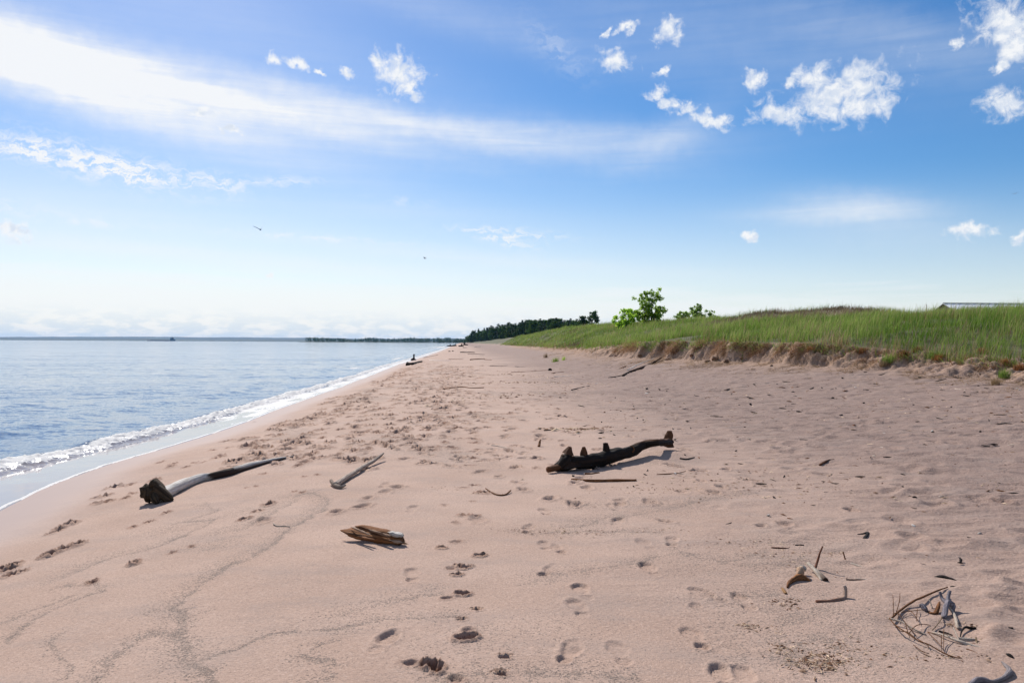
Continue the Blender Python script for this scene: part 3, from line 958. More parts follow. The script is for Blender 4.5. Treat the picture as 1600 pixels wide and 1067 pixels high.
    o = mesh_np('sand', V, [grid_faces(len(r), C)], M_SAND, None, True, {
        'mask': ('FLOAT_COLOR', np.stack([damp, np.clip(grit, 0, 1), veg, one], -1)),
        'mask2': ('FLOAT_COLOR', np.stack([wet, np.clip(sc, 0, 1), coarse, one], -1))})
    tag(o, kind='structure')
    return o


build_sand()


# ------------------------------------------------------------------ the lake
def build_water():
    vs = [-6.0]
    while vs[-1] < 12000:
        v = vs[-1]
        vs.append(v + (0.045 if v < 20 else 0.0024 * v if v < 70 else 0.02 * v))
    os_ = [-0.04]
    while os_[-1] < 14000:
        o = os_[-1]
        os_.append(o + (0.03 if o < 3.2 else 0.05 * (o - 2.4)))
    v, o = np.meshgrid(np.array(vs), np.array(os_), indexing='ij')
    us = shore(v)
    X = us - o - K * v
    Y = v
    sandz = zbase(X, Y, False)
    # breaking wave: distance from the water's edge
    ow = np.interp(v, [0, 12, 15, 20, 27, 40, 60, 120, 9000], [1.9, 1.65, 1.5, 1.3, 1.15, 1.0, 0.9, 0.8, 0.8]) + 0.12 * fbm(v * 0.5, v * 0, 201, 3)
    amp = np.interp(v, [0, 10, 16, 30, 60, 120], [0.12, 0.115, 0.10, 0.10, 0.10, 0.09]) * (1 + 0.35 * fbm(v * 0.7, v * 0 + 2, 205, 2))
    d = o - ow
    prof = np.where(d < 0, np.exp(-(d / 0.30) ** 2), np.exp(-(d / 0.55) ** 2))
    lump = fbm(X * 6, Y * 4.5, 211, 4, 0.6)
    lump2 = fbm(X * 16, Y * 12, 215, 3, 0.6)
    zone = np.exp(-((d + 0.02) / 0.33) ** 2)
    wave = amp * prof + zone * (0.04 * lump + 0.045 * lump2) * sst(-5, 5, v)
    # spilling white water running in front of the breaker farther along
    run = sst(14, 24, v) * (d < 0.1) * (o > 0.12) * (1 - sst(0.9, 1.3, -d / np.maximum(ow, 0.1)))
    wave = wave + run * 0.02 * lump
    # second and third low swells further out
    far1 = 0.06 * np.exp(-((o - ow - 3.4 - 0.5 * fbm(v * 0.25, v * 0, 221, 2)) / 0.6) ** 2)
    far2 = 0.05 * np.exp(-((o - ow - 7.5 - 0.8 * fbm(v * 0.2, v * 0, 222, 2)) / 0.9) ** 2)
    chop = fbm(X * 1.4, Y * 0.9, 231, 3) * 0.02 + fbm(X * 0.35, Y * 0.22, 241, 3) * 0.03
    chop = chop * sst(0.3, 2.5, o - ow) * np.exp(-np.hypot(X, Y) / 160)
    sheet = np.maximum(SEA + wave + far1 + far2 + chop, sandz + 0.007)
    edgef = 1 - sst(0.0, 0.07, o)
    Z = np.where(o <= 0, sandz - 0.01, sheet)
    foam = zone * (0.72 + 0.35 * lump) * sst(-0.55, -0.1, -np.abs(d) + 0.25)
    foam = np.maximum(foam, 0.85 * np.exp(-((d + 0.02) / 0.16) ** 2) * (0.85 + 0.3 * lump2))
    trail = sst(0, 0.3, -d) * (1 - sst(0.1, 0.8, -d)) * (0.25 + 0.5 * fbm(X * 3, Y * 1.5, 251, 3))
    foam = np.maximum(foam, trail)
    foam = np.maximum(foam, run * (0.62 + 0.5 * fbm(X * 2.2, Y * 0.6, 255, 3)))
    foam = np.maximum(foam, 0.9 * np.exp(-((o - 0.045 - 0.03 * fbm(v * 2, v * 0, 257, 2)) / 0.035) ** 2))
    # small breakers far along the curve of the shore
    br = np.exp(-((v - 330) / 70.0) ** 2) * np.exp(-((o - 4) / 4.0) ** 2)
    foam = np.maximum(foam, br * (0.55 + 0.6 * fbm(X * 0.6, Y * 0.05, 259, 2)))
    br2 = np.exp(-((o - 2.6 - 0.4 * fbm(v * 0.1, v * 0, 261, 2)) / 0.35) ** 2) * sst(45, 60, v) * (1 - sst(110, 200, v)) * sst(0.0, 0.5, fbm(v * 0.12, v * 0 + 4, 262, 2))
    foam = np.maximum(foam, br2 * 0.8)
    film = (1 - sst(-0.35, 0.05, d)) * (o > 0)
    one = np.ones_like(Z)
    V = np.stack([X, Y, Z], -1).reshape(-1, 3)
    f = grid_faces(len(vs), len(os_))[:, ::-1]
    w_ = mesh_np('water', V, [f], M_WATER, None, True,
                 {'mask': ('FLOAT_COLOR', np.stack([np.clip(foam, 0, 1), film, one, one], -1))})
    tag(w_, kind='structure')


build_water()


# ------------------------------------------------------------------ far land
def ridge_land(name, mat, x0, x1, y0, depth, hfun, n=260, kind='structure'):
    xs = np.linspace(x0, x1, n)
    rows = []
    for k, (dy, hf) in enumerate([(0, 0.0), (depth * 0.08, 0.35), (depth * 0.3, 0.85), (depth * 0.5, 1.0), (depth, 0.2)]):
        rows.append(np.stack([xs, y0 + dy + 0 * xs, SEA - 1 + (hfun(xs) + 1) * hf], -1))
    o = mesh_np(name, np.concatenate(rows), [grid_faces(5, n)], mat, None, True)
    tag(o, kind=kind)
    return o


M_HILL = plain_material('wooded_hills', (0.018, 0.034, 0.03), 0.95, 0, 0.3, 0.004)
M_SHORE = plain_material('far_shore_ground', (0.04, 0.055, 0.035), 0.95, 0, 0.25, 0.02)
ridge_land('hills', M_HILL, -9500, 3500, 9200, 1500,
           lambda x: 46 + 14 * fbm(x / 1500, x * 0, 301, 3) + 4 * fbm(x / 200, x * 0, 305, 3) + 10 * sst(-2000, 1000, x), 420)
ridge_land('far_shore', M_SHORE, -5200, 800, 7000, 500, lambda x: 16 + 6 * fbm(x / 300, x * 0, 311, 4) - 8 * sst(-2600, -4500, x) * 0, 400)
ridge_land('headland', M_SHORE, -720, 260, 2650, 260, lambda x: 2.5 + 1.0 * fbm(x / 60, x * 0, 313, 2), 160)

# ------------------------------------------------------------------ haze
hz_m = bpy.data.materials.new('haze')
hz_m.use_nodes = True
HT = NT(hz_m.node_tree)
ho = HT.n('ShaderNodeOutputMaterial')
hv = HT.n('ShaderNodeVolumePrincipled')
hv.inputs['Color'].default_value = (0.25, 0.56, 1.0, 1)
hv.inputs['Density'].default_value = 0.000032
hv.inputs['Anisotropy'].default_value = 0.2
HT.link(hv.outputs[0], ho.inputs['Volume'])
hb = MB().box((-15000, -40, -9), (9000, 13500, 95))
hz_o = hb.build('haze', hz_m, None, False)
tag(hz_o, kind='stuff')


# ------------------------------------------------------------------ dune grass (nobody could count it)
def blades(name, pos, height, width, lean, mat, shade, droop=0.35, up=None, segs=2):
    """curved tapering blades; all arguments are arrays over the blades"""
    n = len(pos)
    a = RNG.uniform(0, 2 * math.pi, n)
    side = np.stack([np.cos(a), np.sin(a), np.zeros(n)], -1)
    b = RNG.uniform(0, 2 * math.pi, n)
    sp = RNG.uniform(0.05, 0.55, n) * height * droop * 2
    bend = np.stack([np.cos(b) * sp + lean[0] * height, np.sin(b) * sp + lean[1] * height, -0.25 * sp], -1)
    upv = np.zeros((n, 3)) + np.array([0, 0, 1.0]) if up is None else up
    rows = []
    sh = []
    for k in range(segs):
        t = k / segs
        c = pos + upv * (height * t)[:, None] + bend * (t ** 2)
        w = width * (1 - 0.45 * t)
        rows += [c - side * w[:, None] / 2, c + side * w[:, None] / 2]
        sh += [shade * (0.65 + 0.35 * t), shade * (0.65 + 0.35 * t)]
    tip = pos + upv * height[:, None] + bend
    rows.append(tip)
    sh.append(shade)
    V = np.stack(rows, 1).reshape(-1, 3)
    m = 2 * segs + 1
    base = (np.arange(n) * m)[:, None]
    q4 = np.concatenate([base + np.array([2 * k, 2 * k + 1, 2 * k + 3, 2 * k + 2]) for k in range(segs - 1)])
    t3 = base + np.array([2 * segs - 2, 2 * segs - 1, 2 * segs])
    return mesh_np(name, V, [q4, t3], mat, None, True, {'shade': ('FLOAT', np.clip(np.stack(sh, 1), 0, 1).ravel())})


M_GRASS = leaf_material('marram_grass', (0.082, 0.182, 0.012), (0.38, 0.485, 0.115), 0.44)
M_DRY = leaf_material('dry_grass', (0.20, 0.115, 0.055), (0.46, 0.34, 0.19), 0.3)
M_ROOT = leaf_material('roots', (0.20, 0.10, 0.05), (0.52, 0.34, 0.19), 0.25)
M_HEATH = leaf_material('heath', (0.17, 0.115, 0.065), (0.38, 0.29, 0.18), 0.25)


def heathness(x, y):
    h = np.exp(-((x - 23.3) / 6.2) ** 2 - ((y - 54.5) / 4.6) ** 2) + np.exp(-((x - 16.5) / 3.0) ** 2 - ((y - 57) / 3) ** 2)
    h = h + 0.45 * sst(0.2, 0.6, fbm(x / 5, y / 5, 401, 3)) * sst(50, 60, y) + 0.5 * np.exp(-((x - 34) / 6) ** 2 - ((y - 52) / 6) ** 2)
    return np.clip(h * 1.5 + 0.5 * fbm(x * 0.7, y * 0.7, 403, 3), 0, 1)


def grass():
    n_t = 30000
    y = 15 * (280 / 15) ** (RNG.random(n_t) ** 1.15)
    span = np.where(y < 70, 24.0, 16.0)
    du = RNG.random(n_t) * span
    u = edge(y) + np.interp(y, EY, EW) * np.where(y < 27, 0.12, 0.18) + du
    x = u - K * y
    keep = (np.abs(x / np.maximum(y, 1)) < 1.15) & ((du > 0.5) | (RNG.random(n_t) < 0.9))
    bare = fbm(x * 0.5, y * 0.5, 405, 3)
    keep &= (bare > -0.42)
    x, y, du = x[keep], y[keep], du[keep]
    hth = heathness(x, y)
    big = fbm(x * 0.35, y * 0.35, 407, 3)
    tuftv = RNG.normal(0, 0.27, len(x)) + 0.22 * fbm(x * 1.6, y * 1.6, 409, 2)
    nb = np.where(y < 60, 11, 8)
    idx = np.repeat(np.arange(len(x)), nb)
    rad = 0.10 + 0.05 * np.sqrt(y / 20)
    px = x[idx] + RNG.normal(0, 1, len(idx)) * rad[idx]
    py = y[idx] + RNG.normal(0, 1, len(idx)) * rad[idx]
    hb = hth[idx] + RNG.normal(0, 0.12, len(idx))
    pos = np.stack([px, py, zbase(px, py) - 0.03], -1)
    sc = np.sqrt(np.maximum(y, 18) / 20)
    h = (0.42 + 0.14 * big[idx] + RNG.normal(0, 0.07, len(idx))) * RNG.uniform(0.7, 1.15, len(idx))
    h = np.clip(h * (1 + 1.1 * tuftv[idx]), 0.16, 0.85)
    w = 0.0105 * sc[idx] * RNG.uniform(0.7, 1.4, len(idx))
    sh = np.clip(0.36 + 0.8 * big[idx] + 1.3 * tuftv[idx] + RNG.normal(0, 0.2, len(idx)), 0, 1)
    isd = RNG.random(len(idx)) < (0.09 + (0.12 + 0.25 * (y[idx] < 29)) * (du[idx] < 0.9) + 0.25 * (fbm(x * 0.9, y * 0.9, 419, 2) > 0.3)[idx])
    g = (hb < 0.45) & ~isd
    d = (hb < 0.45) & isd
    e = hb >= 0.45
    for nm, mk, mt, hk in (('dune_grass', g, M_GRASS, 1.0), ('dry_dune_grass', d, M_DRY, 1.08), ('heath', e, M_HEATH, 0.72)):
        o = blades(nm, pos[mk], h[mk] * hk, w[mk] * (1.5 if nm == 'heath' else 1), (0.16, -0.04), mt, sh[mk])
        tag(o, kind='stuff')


grass()


def bank_fringe():
    """roots and dead grass hanging out of the broken edge of the bank, and tufts slumped below it"""
    n = 10000
    y = np.where(RNG.random(n) < 0.8, RNG.uniform(17, 48, n), RNG.uniform(40, 110, n))
    w = np.interp(y, EY, EW)
    du = RNG.uniform(-0.2, 0.55, n) * w
    cl = fbm(y * 1.1, du * 2, 411, 3)
    k = cl > -0.1
    y, w, du = y[k], w[k], du[k]
    u = edge(y) + du
    x = u - K * y
    m = len(x)
    reps = 5
    ix = np.repeat(np.arange(m), reps)
    px = x[ix] + RNG.normal(0, 0.05, m * reps)
    py = y[ix] + RNG.normal(0, 0.05, m * reps)
    pos = np.stack([px, py, zbase(px, py) + 0.02], -1)
    down = np.stack([-0.75 + RNG.normal(0, 0.3, m * reps), -0.25 + RNG.normal(0, 0.35, m * reps), -0.35 + RNG.normal(0, 0.45, m * reps)], -1)
    down /= np.linalg.norm(down, axis=1)[:, None]
    h = RNG.uniform(0.12, 0.48, m * reps)
    wd = RNG.uniform(0.007, 0.016, m * reps) * np.sqrt(py / 25)
    o = blades('hanging_roots', pos, h, wd, (-0.05, 0), M_ROOT, RNG.uniform(0, 1, m * reps) ** 1.3, 0.25, down)
    tag(o, kind='stuff')
    # living turf bent over the lip
    n = 1000
    y = np.where(RNG.random(n) < 0.75, RNG.uniform(16, 46, n), RNG.uniform(40, 100, n))
    w = np.interp(y, EY, EW)
    u = edge(y) + RNG.uniform(0.02, 0.5, n) * w
    k = fbm(y * 1.4, y * 0 + 5, 417, 3) > -0.15
    y, u = y[k], u[k]
    x = u - K * y
    ix = np.repeat(np.arange(len(x)), 5)
    px = x[ix] + RNG.normal(0, 0.06, len(ix))
    py = y[ix] + RNG.normal(0, 0.06, len(ix))
    pos = np.stack([px, py, zbase(px, py)], -1)
    d = np.stack([-0.75 + RNG.normal(0, 0.3, len(ix)), -0.35 + RNG.normal(0, 0.3, len(ix)), 0.35 + RNG.normal(0, 0.3, len(ix))], -1)
    d /= np.linalg.norm(d, axis=1)[:, None]
    o = blades('overhanging_grass', pos, RNG.uniform(0.2, 0.45, len(ix)), RNG.uniform(0.009, 0.016, len(ix)) * np.sqrt(py / 25), (-0.1, 0), M_GRASS, RNG.uniform(0.1, 1, len(ix)), 0.6, d)
    tag(o, kind='stuff')
    # dead straw lying on the slope under the bank
    n = 11000
    y = np.where(RNG.random(n) < 0.75, RNG.uniform(14, 40, n), RNG.uniform(38, 75, n))
    du = -np.abs(RNG.normal(0, 1.3, n)) - 0.05
    u = edge(y) + du - np.interp(y, EY, EW) * 0.3
    k = fbm(u * 1.3, y * 1.3, 415, 3) > 0.02
    y, u = y[k], u[k]
    x = u - K * y
    ix = np.repeat(np.arange(len(x)), 4)
    px = x[ix] + RNG.normal(0, 0.08, len(ix))
    py = y[ix] + RNG.normal(0, 0.08, len(ix))
    pos = np.stack([px, py, zbase(px, py) + 0.012], -1)
    d = np.stack([-0.8 + RNG.normal(0, 0.5, len(ix)), -0.4 + RNG.normal(0, 0.5, len(ix)), 0.02 + RNG.normal(0, 0.12, len(ix))], -1)
    d /= np.linalg.norm(d, axis=1)[:, None]
    o = blades('fallen_straw', pos, RNG.uniform(0.08, 0.3, len(ix)), RNG.uniform(0.007, 0.015, len(ix)), (0, 0), M_DRY, RNG.uniform(0, 1, len(ix)), 0.1, d)
    tag(o, kind='stuff')


bank_fringe()


def grass_tuft(name, p, label, nb, hgt, spread, mat, group=None, widen=1.0, cat='grass tuft'):
    pos = np.stack([RNG.normal(0, spread, nb), RNG.normal(0, spread, nb), np.zeros(nb) - 0.02], -1)
    o = blades(name, pos, RNG.uniform(0.5, 1.1, nb) * hgt, RNG.uniform(0.006, 0.011, nb) * widen, (0.12, 0), mat, RNG.uniform(0.3, 1, nb))
    o.location = p
    return tag(o, label, cat, group)


M_LIME = leaf_material('fresh_grass', (0.20, 0.34, 0.04), (0.40, 0.50, 0.10), 0.45)
M_RUST = leaf_material('rusty_grass', (0.20, 0.075, 0.025), (0.42, 0.20, 0.075), 0.3)
grass_tuft('grass_tuft', ground(868, 566), 'bright lime green grass tuft alone on the sand below the bank', 110, 0.42, 0.10, M_LIME, None, 2.2)
grass_tuft('grass_tuft', ground(881, 563), 'small yellow green grass tuft right of the lime green tuft', 45, 0.34, 0.06, M_LIME, None, 2.0)
grass_tuft('grass_tuft', ground(853, 559), 'thin straw coloured grass tuft left of the lime green tuft', 70, 0.5, 0.08, M_DRY, None, 2.0)
grass_tuft('grass_tuft', ground(1387, 566), 'green grass tuft slumped on the sand slope below the bank', 150, 0.36, 0.11, M_GRASS, None, 1.2)
grass_tuft('grass_tuft', ground(1380, 572), 'pale dead tuft beside the slumped green grass tuft', 130, 0.25, 0.06, M_DRY, None, 1.2)
grass_tuft('grass_tuft', ground(1463, 560), 'leafy green tuft growing beside rust brown tuft under the bank', 150, 0.36, 0.11, M_GRASS, None, 1.2)
grass_tuft('grass_tuft', ground(1568, 590), 'green tuft hanging low at the right edge of the bank', 210, 0.32, 0.08, M_GRASS, None, 1.2)
grass_tuft('grass_tuft', ground(1555, 602), 'straw tuft lying below the green tuft at the right edge', 120, 0.28, 0.06, M_DRY, None, 1.1)
for (px, py, lb) in [(1266, 549, 'rust brown dead tuft near the left end of the low bank'), (1347, 552, 'rust brown dead tuft left of the slumped green tuft'), (1412, 556, 'rust brown dead tuft right of the slumped green tuft'),
                     (1466, 562, 'largest rust brown dead tuft under the bank'), (1433, 550, 'small rust brown tuft at the grass line'), (1535, 552, 'rust brown dead tuft by pale debris at the grass line'),
                     (1570, 570, 'rust brown dead tuft near the right edge of the photo'), (1592, 578, 'rust brown dead tuft at the far right edge')]:
    grass_tuft('dead_tuft', ground(px, py), lb, 240, 0.24, 0.065, M_RUST, 'rust brown dead tufts under the bank', 1.3)

# clods of turf fallen from the bank
M_CLOD = plain_material('turf_clod', (0.24, 0.135, 0.08), 0.95, 0, 0.35, 9.0, 0.02)
rc = random.Random(9)
for (px, py, s_, lb) in [(1118, 562, 0.16, 'largest brown turf clod leaning below the tall part of the bank'), (1135, 566, 0.10, 'brown turf clod right of the largest clod'), (1106, 566, 0.09, 'brown turf clod left of the largest clod'),
                         (1043, 563, 0.10, 'brown turf clod below the bank at the head of the long dark pole'), (1160, 561, 0.08, 'brown turf clod under the darkest hollow of the bank'), (1205, 573, 0.07, 'brown turf clod alone on the sand under the bank end'),
                         (962, 558, 0.09, 'brown turf clod above the thin pole near the bank'), (1000, 556, 0.08, 'brown turf clod between the pole top and the bank'), (1080, 556, 0.10, 'brown turf clod against the foot of the bank')]:
    p = ground(px, py)
    mb = MB().lump((0, 0, s_ * 0.35), s_, (1.4, 0.9, 0.75), 0.4, 10, 14, 1.6)
    o = mb.build('turf_clod', M_CLOD)
    o.location = p
    o.rotation_euler = (0, 0, rc.uniform(0, 3))
    tag(o, lb, 'turf clod', 'turf clods fallen from the bank')


# ------------------------------------------------------------------ trees
def leaf_cloud(name, centres, radii, n, size, mat, parent=None, zlo=None, link=True, flat=1.0):
    centres = np.array(centres, float)
    radii = np.array(radii, float)
    pk = RNG.choice(len(centres), n, p=radii ** 2.2 / np.sum(radii ** 2.2))
    d = RNG.normal(0, 1, (n, 3))
    d /= np.linalg.norm(d, axis=1)[:, None]
    rr = RNG.random(n) ** 0.45 * (1 + 0.25 * RNG.normal(0, 1, n))
    P = centres[pk] + d * (radii[pk] * rr)[:, None] * np.array([1, 1, flat])
    a = RNG.normal(0, 1, (n, 3))
    a /= np.linalg.norm(a, axis=1)[:, None]
    b = np.cross(a, RNG.normal(0, 1, (n, 3)))
    b /= np.linalg.norm(b, axis=1)[:, None]
    s_ = size * RNG.uniform(0.6, 1.4, n)[:, None]
    V = np.stack([P - a * s_, P - b * s_ * 0.55, P + a * s_, P + b * s_ * 0.55], 1).reshape(-1, 3)
    f = np.arange(4 * n, dtype=np.int32).reshape(n, 4)
    clump = RNG.random(len(centres))[pk]
    sh = np.clip(0.15 + 0.6 * clump + RNG.normal(0, 0.18, n), 0, 1)
    return mesh_np(name, V, [f], mat, parent, False, {'shade': ('FLOAT', np.repeat(sh, 4))}, link)


M_BARK = plain_material('bark', (0.10, 0.075, 0.055), 0.9, 0, 0.3, 6.0, 0.02)
M_LEAF = leaf_material('poplar_leaf', (0.19, 0.35, 0.025), (0.54, 0.74, 0.10), 0.62)
M_LEAF2 = leaf_material('grey_green_leaf', (0.16, 0.28, 0.05), (0.46, 0.60, 0.17), 0.6)
M_CONIF = leaf_material('conifer_needles', (0.014, 0.04, 0.012), (0.045, 0.085, 0.025), 0.15)
M_BROAD = leaf_material('broadleaf', (0.03, 0.075, 0.014), (0.085, 0.15, 0.03), 0.3)
M_WOODS = leaf_material('headland_leaf', (0.025, 0.06, 0.018), (0.07, 0.11, 0.03), 0.2)


def dune_tree(name, px, py_base, D, label, stems, leafsize, mat, nl, group=None):
    """stems: list of (dx, height, lean, clump list); all in metres, seen as in the photo, depth given by a jitter"""
    b = at(px, py_base, D)
    b.z = float(zbase(b.x, b.y)) - 0.1
    t = empty(name, b, label, 'tree', group)
    t.scale = (1, 1, 0.92)
    cs, rs = [], []
    for (dx, h, lean, clumps) in stems:
        mb = MB()
        top = Vector((dx + lean, 0, h))
        mid = Vector((dx + lean * 0.4, 0.1, h * 0.5))
        mb.tube([(dx, 0, -0.15), mid, top], [0.10, 0.065, 0.02], 8, 5, 0.1)
        for (cx, cz, r) in clumps:
            cy = random.uniform(-0.5, 0.5) * (0.6 + r)
            z0 = min(cz * 0.7, h * 0.85)
            k = z0 / h
            st = Vector((dx + lean * k, 0.05, z0))
            mb.tube([st, st.lerp(Vector((cx, cy, cz)), 0.5) + Vector((0, 0, 0.08)), (cx, cy, cz)], [0.04, 0.025, 0.01], 6, 3, 0.1)
            for _ in range(10):
                q_ = Vector((random.gauss(0, 1), random.gauss(0, 1), random.gauss(0, 0.8)))
                cs.append((cx + q_.x * r * 0.8, cy + q_.y * r * 0.8, cz + q_.z * r * 0.62))
                rs.append(r * random.uniform(0.3, 0.7))
        mb.build('trunk', M_BARK, t)
    leaf_cloud('crown', cs, rs, nl, leafsize, mat, t)
    return t


TD = 84.0
mpp = TD / F
# leafy shrub, tall poplar and a thicket between them
dune_tree('tree', 978, 508, TD, 'short pointed leafy tree left of the tall one on the dune', [
    (0.0, 2.0, -0.15, [(-0.25, 2.05, 0.30), (0.05, 1.7, 0.42), (0.25, 1.25, 0.5), (-0.4, 1.0, 0.45), (0.0, 0.75, 0.55), (-0.65, 0.35, 0.32), (-0.25, 0.3, 0.32)])],
    0.095, M_LEAF, 3800)
dune_tree('tree', 1016, 504, TD, 'tallest green tree on the dune with open two part crown', [
    (0.12, 3.4, 0.05, [(0.1, 0.5, 0.45), (-0.5, 0.5, 0.5), (0.6, 0.6, 0.4), (-1.0, 0.7, 0.4), (-0.45, 3.3, 0.42), (-0.1, 3.55, 0.36), (0.5, 3.45, 0.42), (0.75, 3.05, 0.36), (-0.65, 2.85, 0.36), (0.35, 2.75, 0.3), (0.2, 2.3, 0.3)]),
    (-0.5, 1.8, -0.2, [(-0.8, 1.9, 0.42), (-0.45, 2.1, 0.36), (-1.15, 1.4, 0.42), (-0.55, 1.3, 0.5), (0.0, 1.6, 0.45), (-1.5, 1.2, 0.32)]),
    (0.3, 2.0, 0.3, [(0.75, 1.9, 0.42), (0.95, 1.45, 0.45), (0.5, 1.3, 0.5), (0.2, 1.0, 0.4), (0.7, 0.95, 0.38)])],
    0.095, M_LEAF, 7000)
dune_tree('tree', 1068, 494, TD + 8, 'small grey green tree at the left of the right clump on the dune', [
    (0.0, 1.6, -0.1, [(-0.4, 1.5, 0.36), (0.0, 1.75, 0.36), (-0.7, 1.2, 0.32), (0.3, 1.4, 0.32), (-0.1, 1.1, 0.32)])],
    0.085, M_LEAF2, 1900, 'grey green trees of the right clump')
dune_tree('tree', 1090, 494, TD + 8, 'tallest grey green tree of the right clump on the dune', [
    (0.0, 2.3, -0.1, [(0, 0.6, 0.35), (-0.1, 2.55, 0.34), (0.2, 2.1, 0.40), (-0.4, 1.9, 0.38), (0.1, 1.6, 0.4), (0.5, 1.5, 0.32), (-0.3, 1.3, 0.35), (0.2, 1.1, 0.3)])],
    0.085, M_LEAF2, 3200, 'grey green trees of the right clump')
dune_tree('tree', 1112, 494, TD + 8, 'low grey green tree at the right of the right clump on the dune', [
    (-0.2, 1.4, 0.1, [(-0.4, 1.6, 0.26), (-0.2, 1.25, 0.28), (0.2, 1.1, 0.28), (0.55, 0.95, 0.25), (0.9, 0.75, 0.22)])],
    0.08, M_LEAF2, 1100, 'grey green trees of the right clump')
dune_tree('shrub', 1232, 490, 96, 'dark shrub top just showing over the dune left of the hummock', [
    (0.0, 1.2, 0, [(-0.2, 1.4, 0.3), (0.25, 1.1, 0.3), (0.0, 0.9, 0.35)])], 0.08, M_BROAD, 420)
dune_tree('shrub', 1253, 486, 96, 'small dark shrub tip behind the dune beside the hummock', [
    (0.0, 1.4, 0, [(-0.1, 1.6, 0.25), (0.2, 1.25, 0.28), (0.5, 1.2, 0.2)])], 0.08, M_BROAD, 340)


def wood_tree(kind):
    """one tree of the far wood, 13 m tall, base at the origin"""
    cs, rs = [], []
    mb = MB()
    if kind == 'conifer':
        mb.tube([(0, 0, -0.5), (0.1, 0, 6), (0, 0.1, 12.6)], [0.22, 0.14, 0.03], 7, 4, 0.1)
        for k in range(17):
            z = 2.2 + k * 0.63
            w = (1 - (k / 17.5) ** 1.2) * 2.5 + 0.3
            nb = 6 if k < 11 else 4
            for j in range(nb):
                a = random.uniform(0, 6.28)
                r = w * random.uniform(0.45, 0.95)
                cs.append((math.cos(a) * r, math.sin(a) * r, z - r * 0.15))
                rs.append(0.30 + 0.20 * w)
                if j < 3 and k % 2 == 0:
                    mb.tube([(0, 0, z), (math.cos(a) * r, math.sin(a) * r, z - r * 0.1)], [0.05, 0.015], 5, 3, 0.1)
        mat, n, sz, fl = M_CONIF, 2600, 0.30, 0.6
    else:
        mb.tube([(0, 0, -0.5), (0.2, 0.1, 4), (-0.1, 0, 9.5)], [0.28, 0.2, 0.06], 7, 4, 0.12)
        for k in range(34):
            a, z = random.uniform(0, 6.28), random.uniform(2.5, 11.2)
            w = 3.4 * math.sin(math.pi * min(1, (z - 0.8) / 11.5)) ** 0.6
            r = w * random.uniform(0.2, 0.9)
            cs.append((math.cos(a) * r, math.sin(a) * r, z))
            rs.append(random.uniform(0.7, 1.35))
            if k % 3 == 0:
                mb.tube([(0, 0, min(z * 0.7, 8.5)), (math.cos(a) * r * 0.5, math.sin(a) * r * 0.5, z * 0.9), (math.cos(a) * r, math.sin(a) * r, z)], [0.1, 0.06, 0.02], 5, 3, 0.1)
        mat, n, sz, fl = M_BROAD, 2800, 0.33, 0.85
    crown = leaf_cloud('crown', cs, rs, n, sz, mat, None, link=False, flat=fl)
    trunk = mb.build('trunk', M_BARK, link=False)
    return trunk, crown


protos = {'conifer': [wood_tree('conifer') for _ in range(3)], 'broadleaf': [wood_tree('broadleaf') for _ in range(3)]}
fr = random.Random(21)


def plant(kind, px, D, s_, label, group):
    b = at(px, 535, D)
    b.z = float(zbase(b.x, b.y)) - 0.2
    tk, cr = fr.choice(protos[kind])
    t = empty('conifer_tree' if kind == 'conifer' else 'broadleaf_tree', b, label, 'tree', group)
    t.rotation_euler = (0, 0, fr.uniform(0, 6.28))
    t.scale = (s_ * fr.uniform(0.9, 1.2), s_ * fr.uniform(0.9, 1.2), s_)
    for me in (tk, cr):
        o = bpy.data.objects.new(me.name.split('.')[0], me)
        COL.objects.link(o)
        o.parent = t
    return t


# front edge of the wood runs away from the dune crest to the head of the bay
FPX = [725, 740, 760, 780, 800, 830, 860, 890, 915]
FD = [900, 840, 720, 620, 560, 490, 430, 390, 360]
FTOP = [527, 518, 513.5, 508, 505, 500, 498.5, 499, 500]
nn = 0
for row in range(3):
    px = 726 + row * 4
    while px < 912:
        D = float(np.interp(px, FPX, FD)) * (1 + 0.10 * row) + fr.uniform(-8, 8)
        top = float(np.interp(px, FPX, FTOP)) + fr.uniform(-2.0, 3.5) + (3.0 if row == 0 else 0)
        hgt = (535.5 - top) / F * D + 1.5
        bz = float(zbase(at(px, 535, D).x, D))
        s_ = max(0.35, (hgt - bz) / 12.0)
        kind = 'conifer' if fr.random() < (0.62 if row else 0.45) else 'broadleaf'
        lb = 'dark conifer among the wood behind the far end of the dune' if kind == 'conifer' else 'round broadleaf tree among the wood behind the far end of the dune'
        plant(kind, px, D, s_, lb, 'conifers of the far wood' if kind == 'conifer' else 'broadleaf trees of the far wood')
        px += fr.uniform(3.2, 5.6)
plant('broadleaf', 926, 345, 1.0, 'full dark broadleaf tree at the right end of the far wood', None)
plant('broadleaf', 912, 352, 0.86, 'smaller thin topped tree left of the end tree of the far wood', None)
plant('broadleaf', 834, 440, 0.92, 'bright green rounded tree standing in front of the far wood', None)
plant('broadleaf', 804, 500, 0.5, 'low pale green bushy tree at the foot of the far wood', None)


def treeline(name, x0, x1, y0, depth, n, hgt, size, per=26):
    cs, rs = [], []
    for _ in range(n):
        x = RNG.uniform(x0, x1)
        y = y0 + RNG.random() * depth
        h = hgt * (0.75 + 0.35 * fbm(np.array([x / 60.0]), np.array([3.0]), 421, 3)[0] + RNG.normal(0, 0.06))
        for k in range(3):
            cs.append((x + RNG.normal(0, 1.5), y + RNG.normal(0, 1.5), max(1.5, h * (0.35 + 0.3 * k) - 1)))
            rs.append(h * 0.24)
    o = leaf_cloud(name, cs, rs, n * per, size, M_WOODS)
    tag(o, kind='stuff')


treeline('headland_wood', -700, -20, 2675, 120, 1100, 18.0, 1.6, 14)

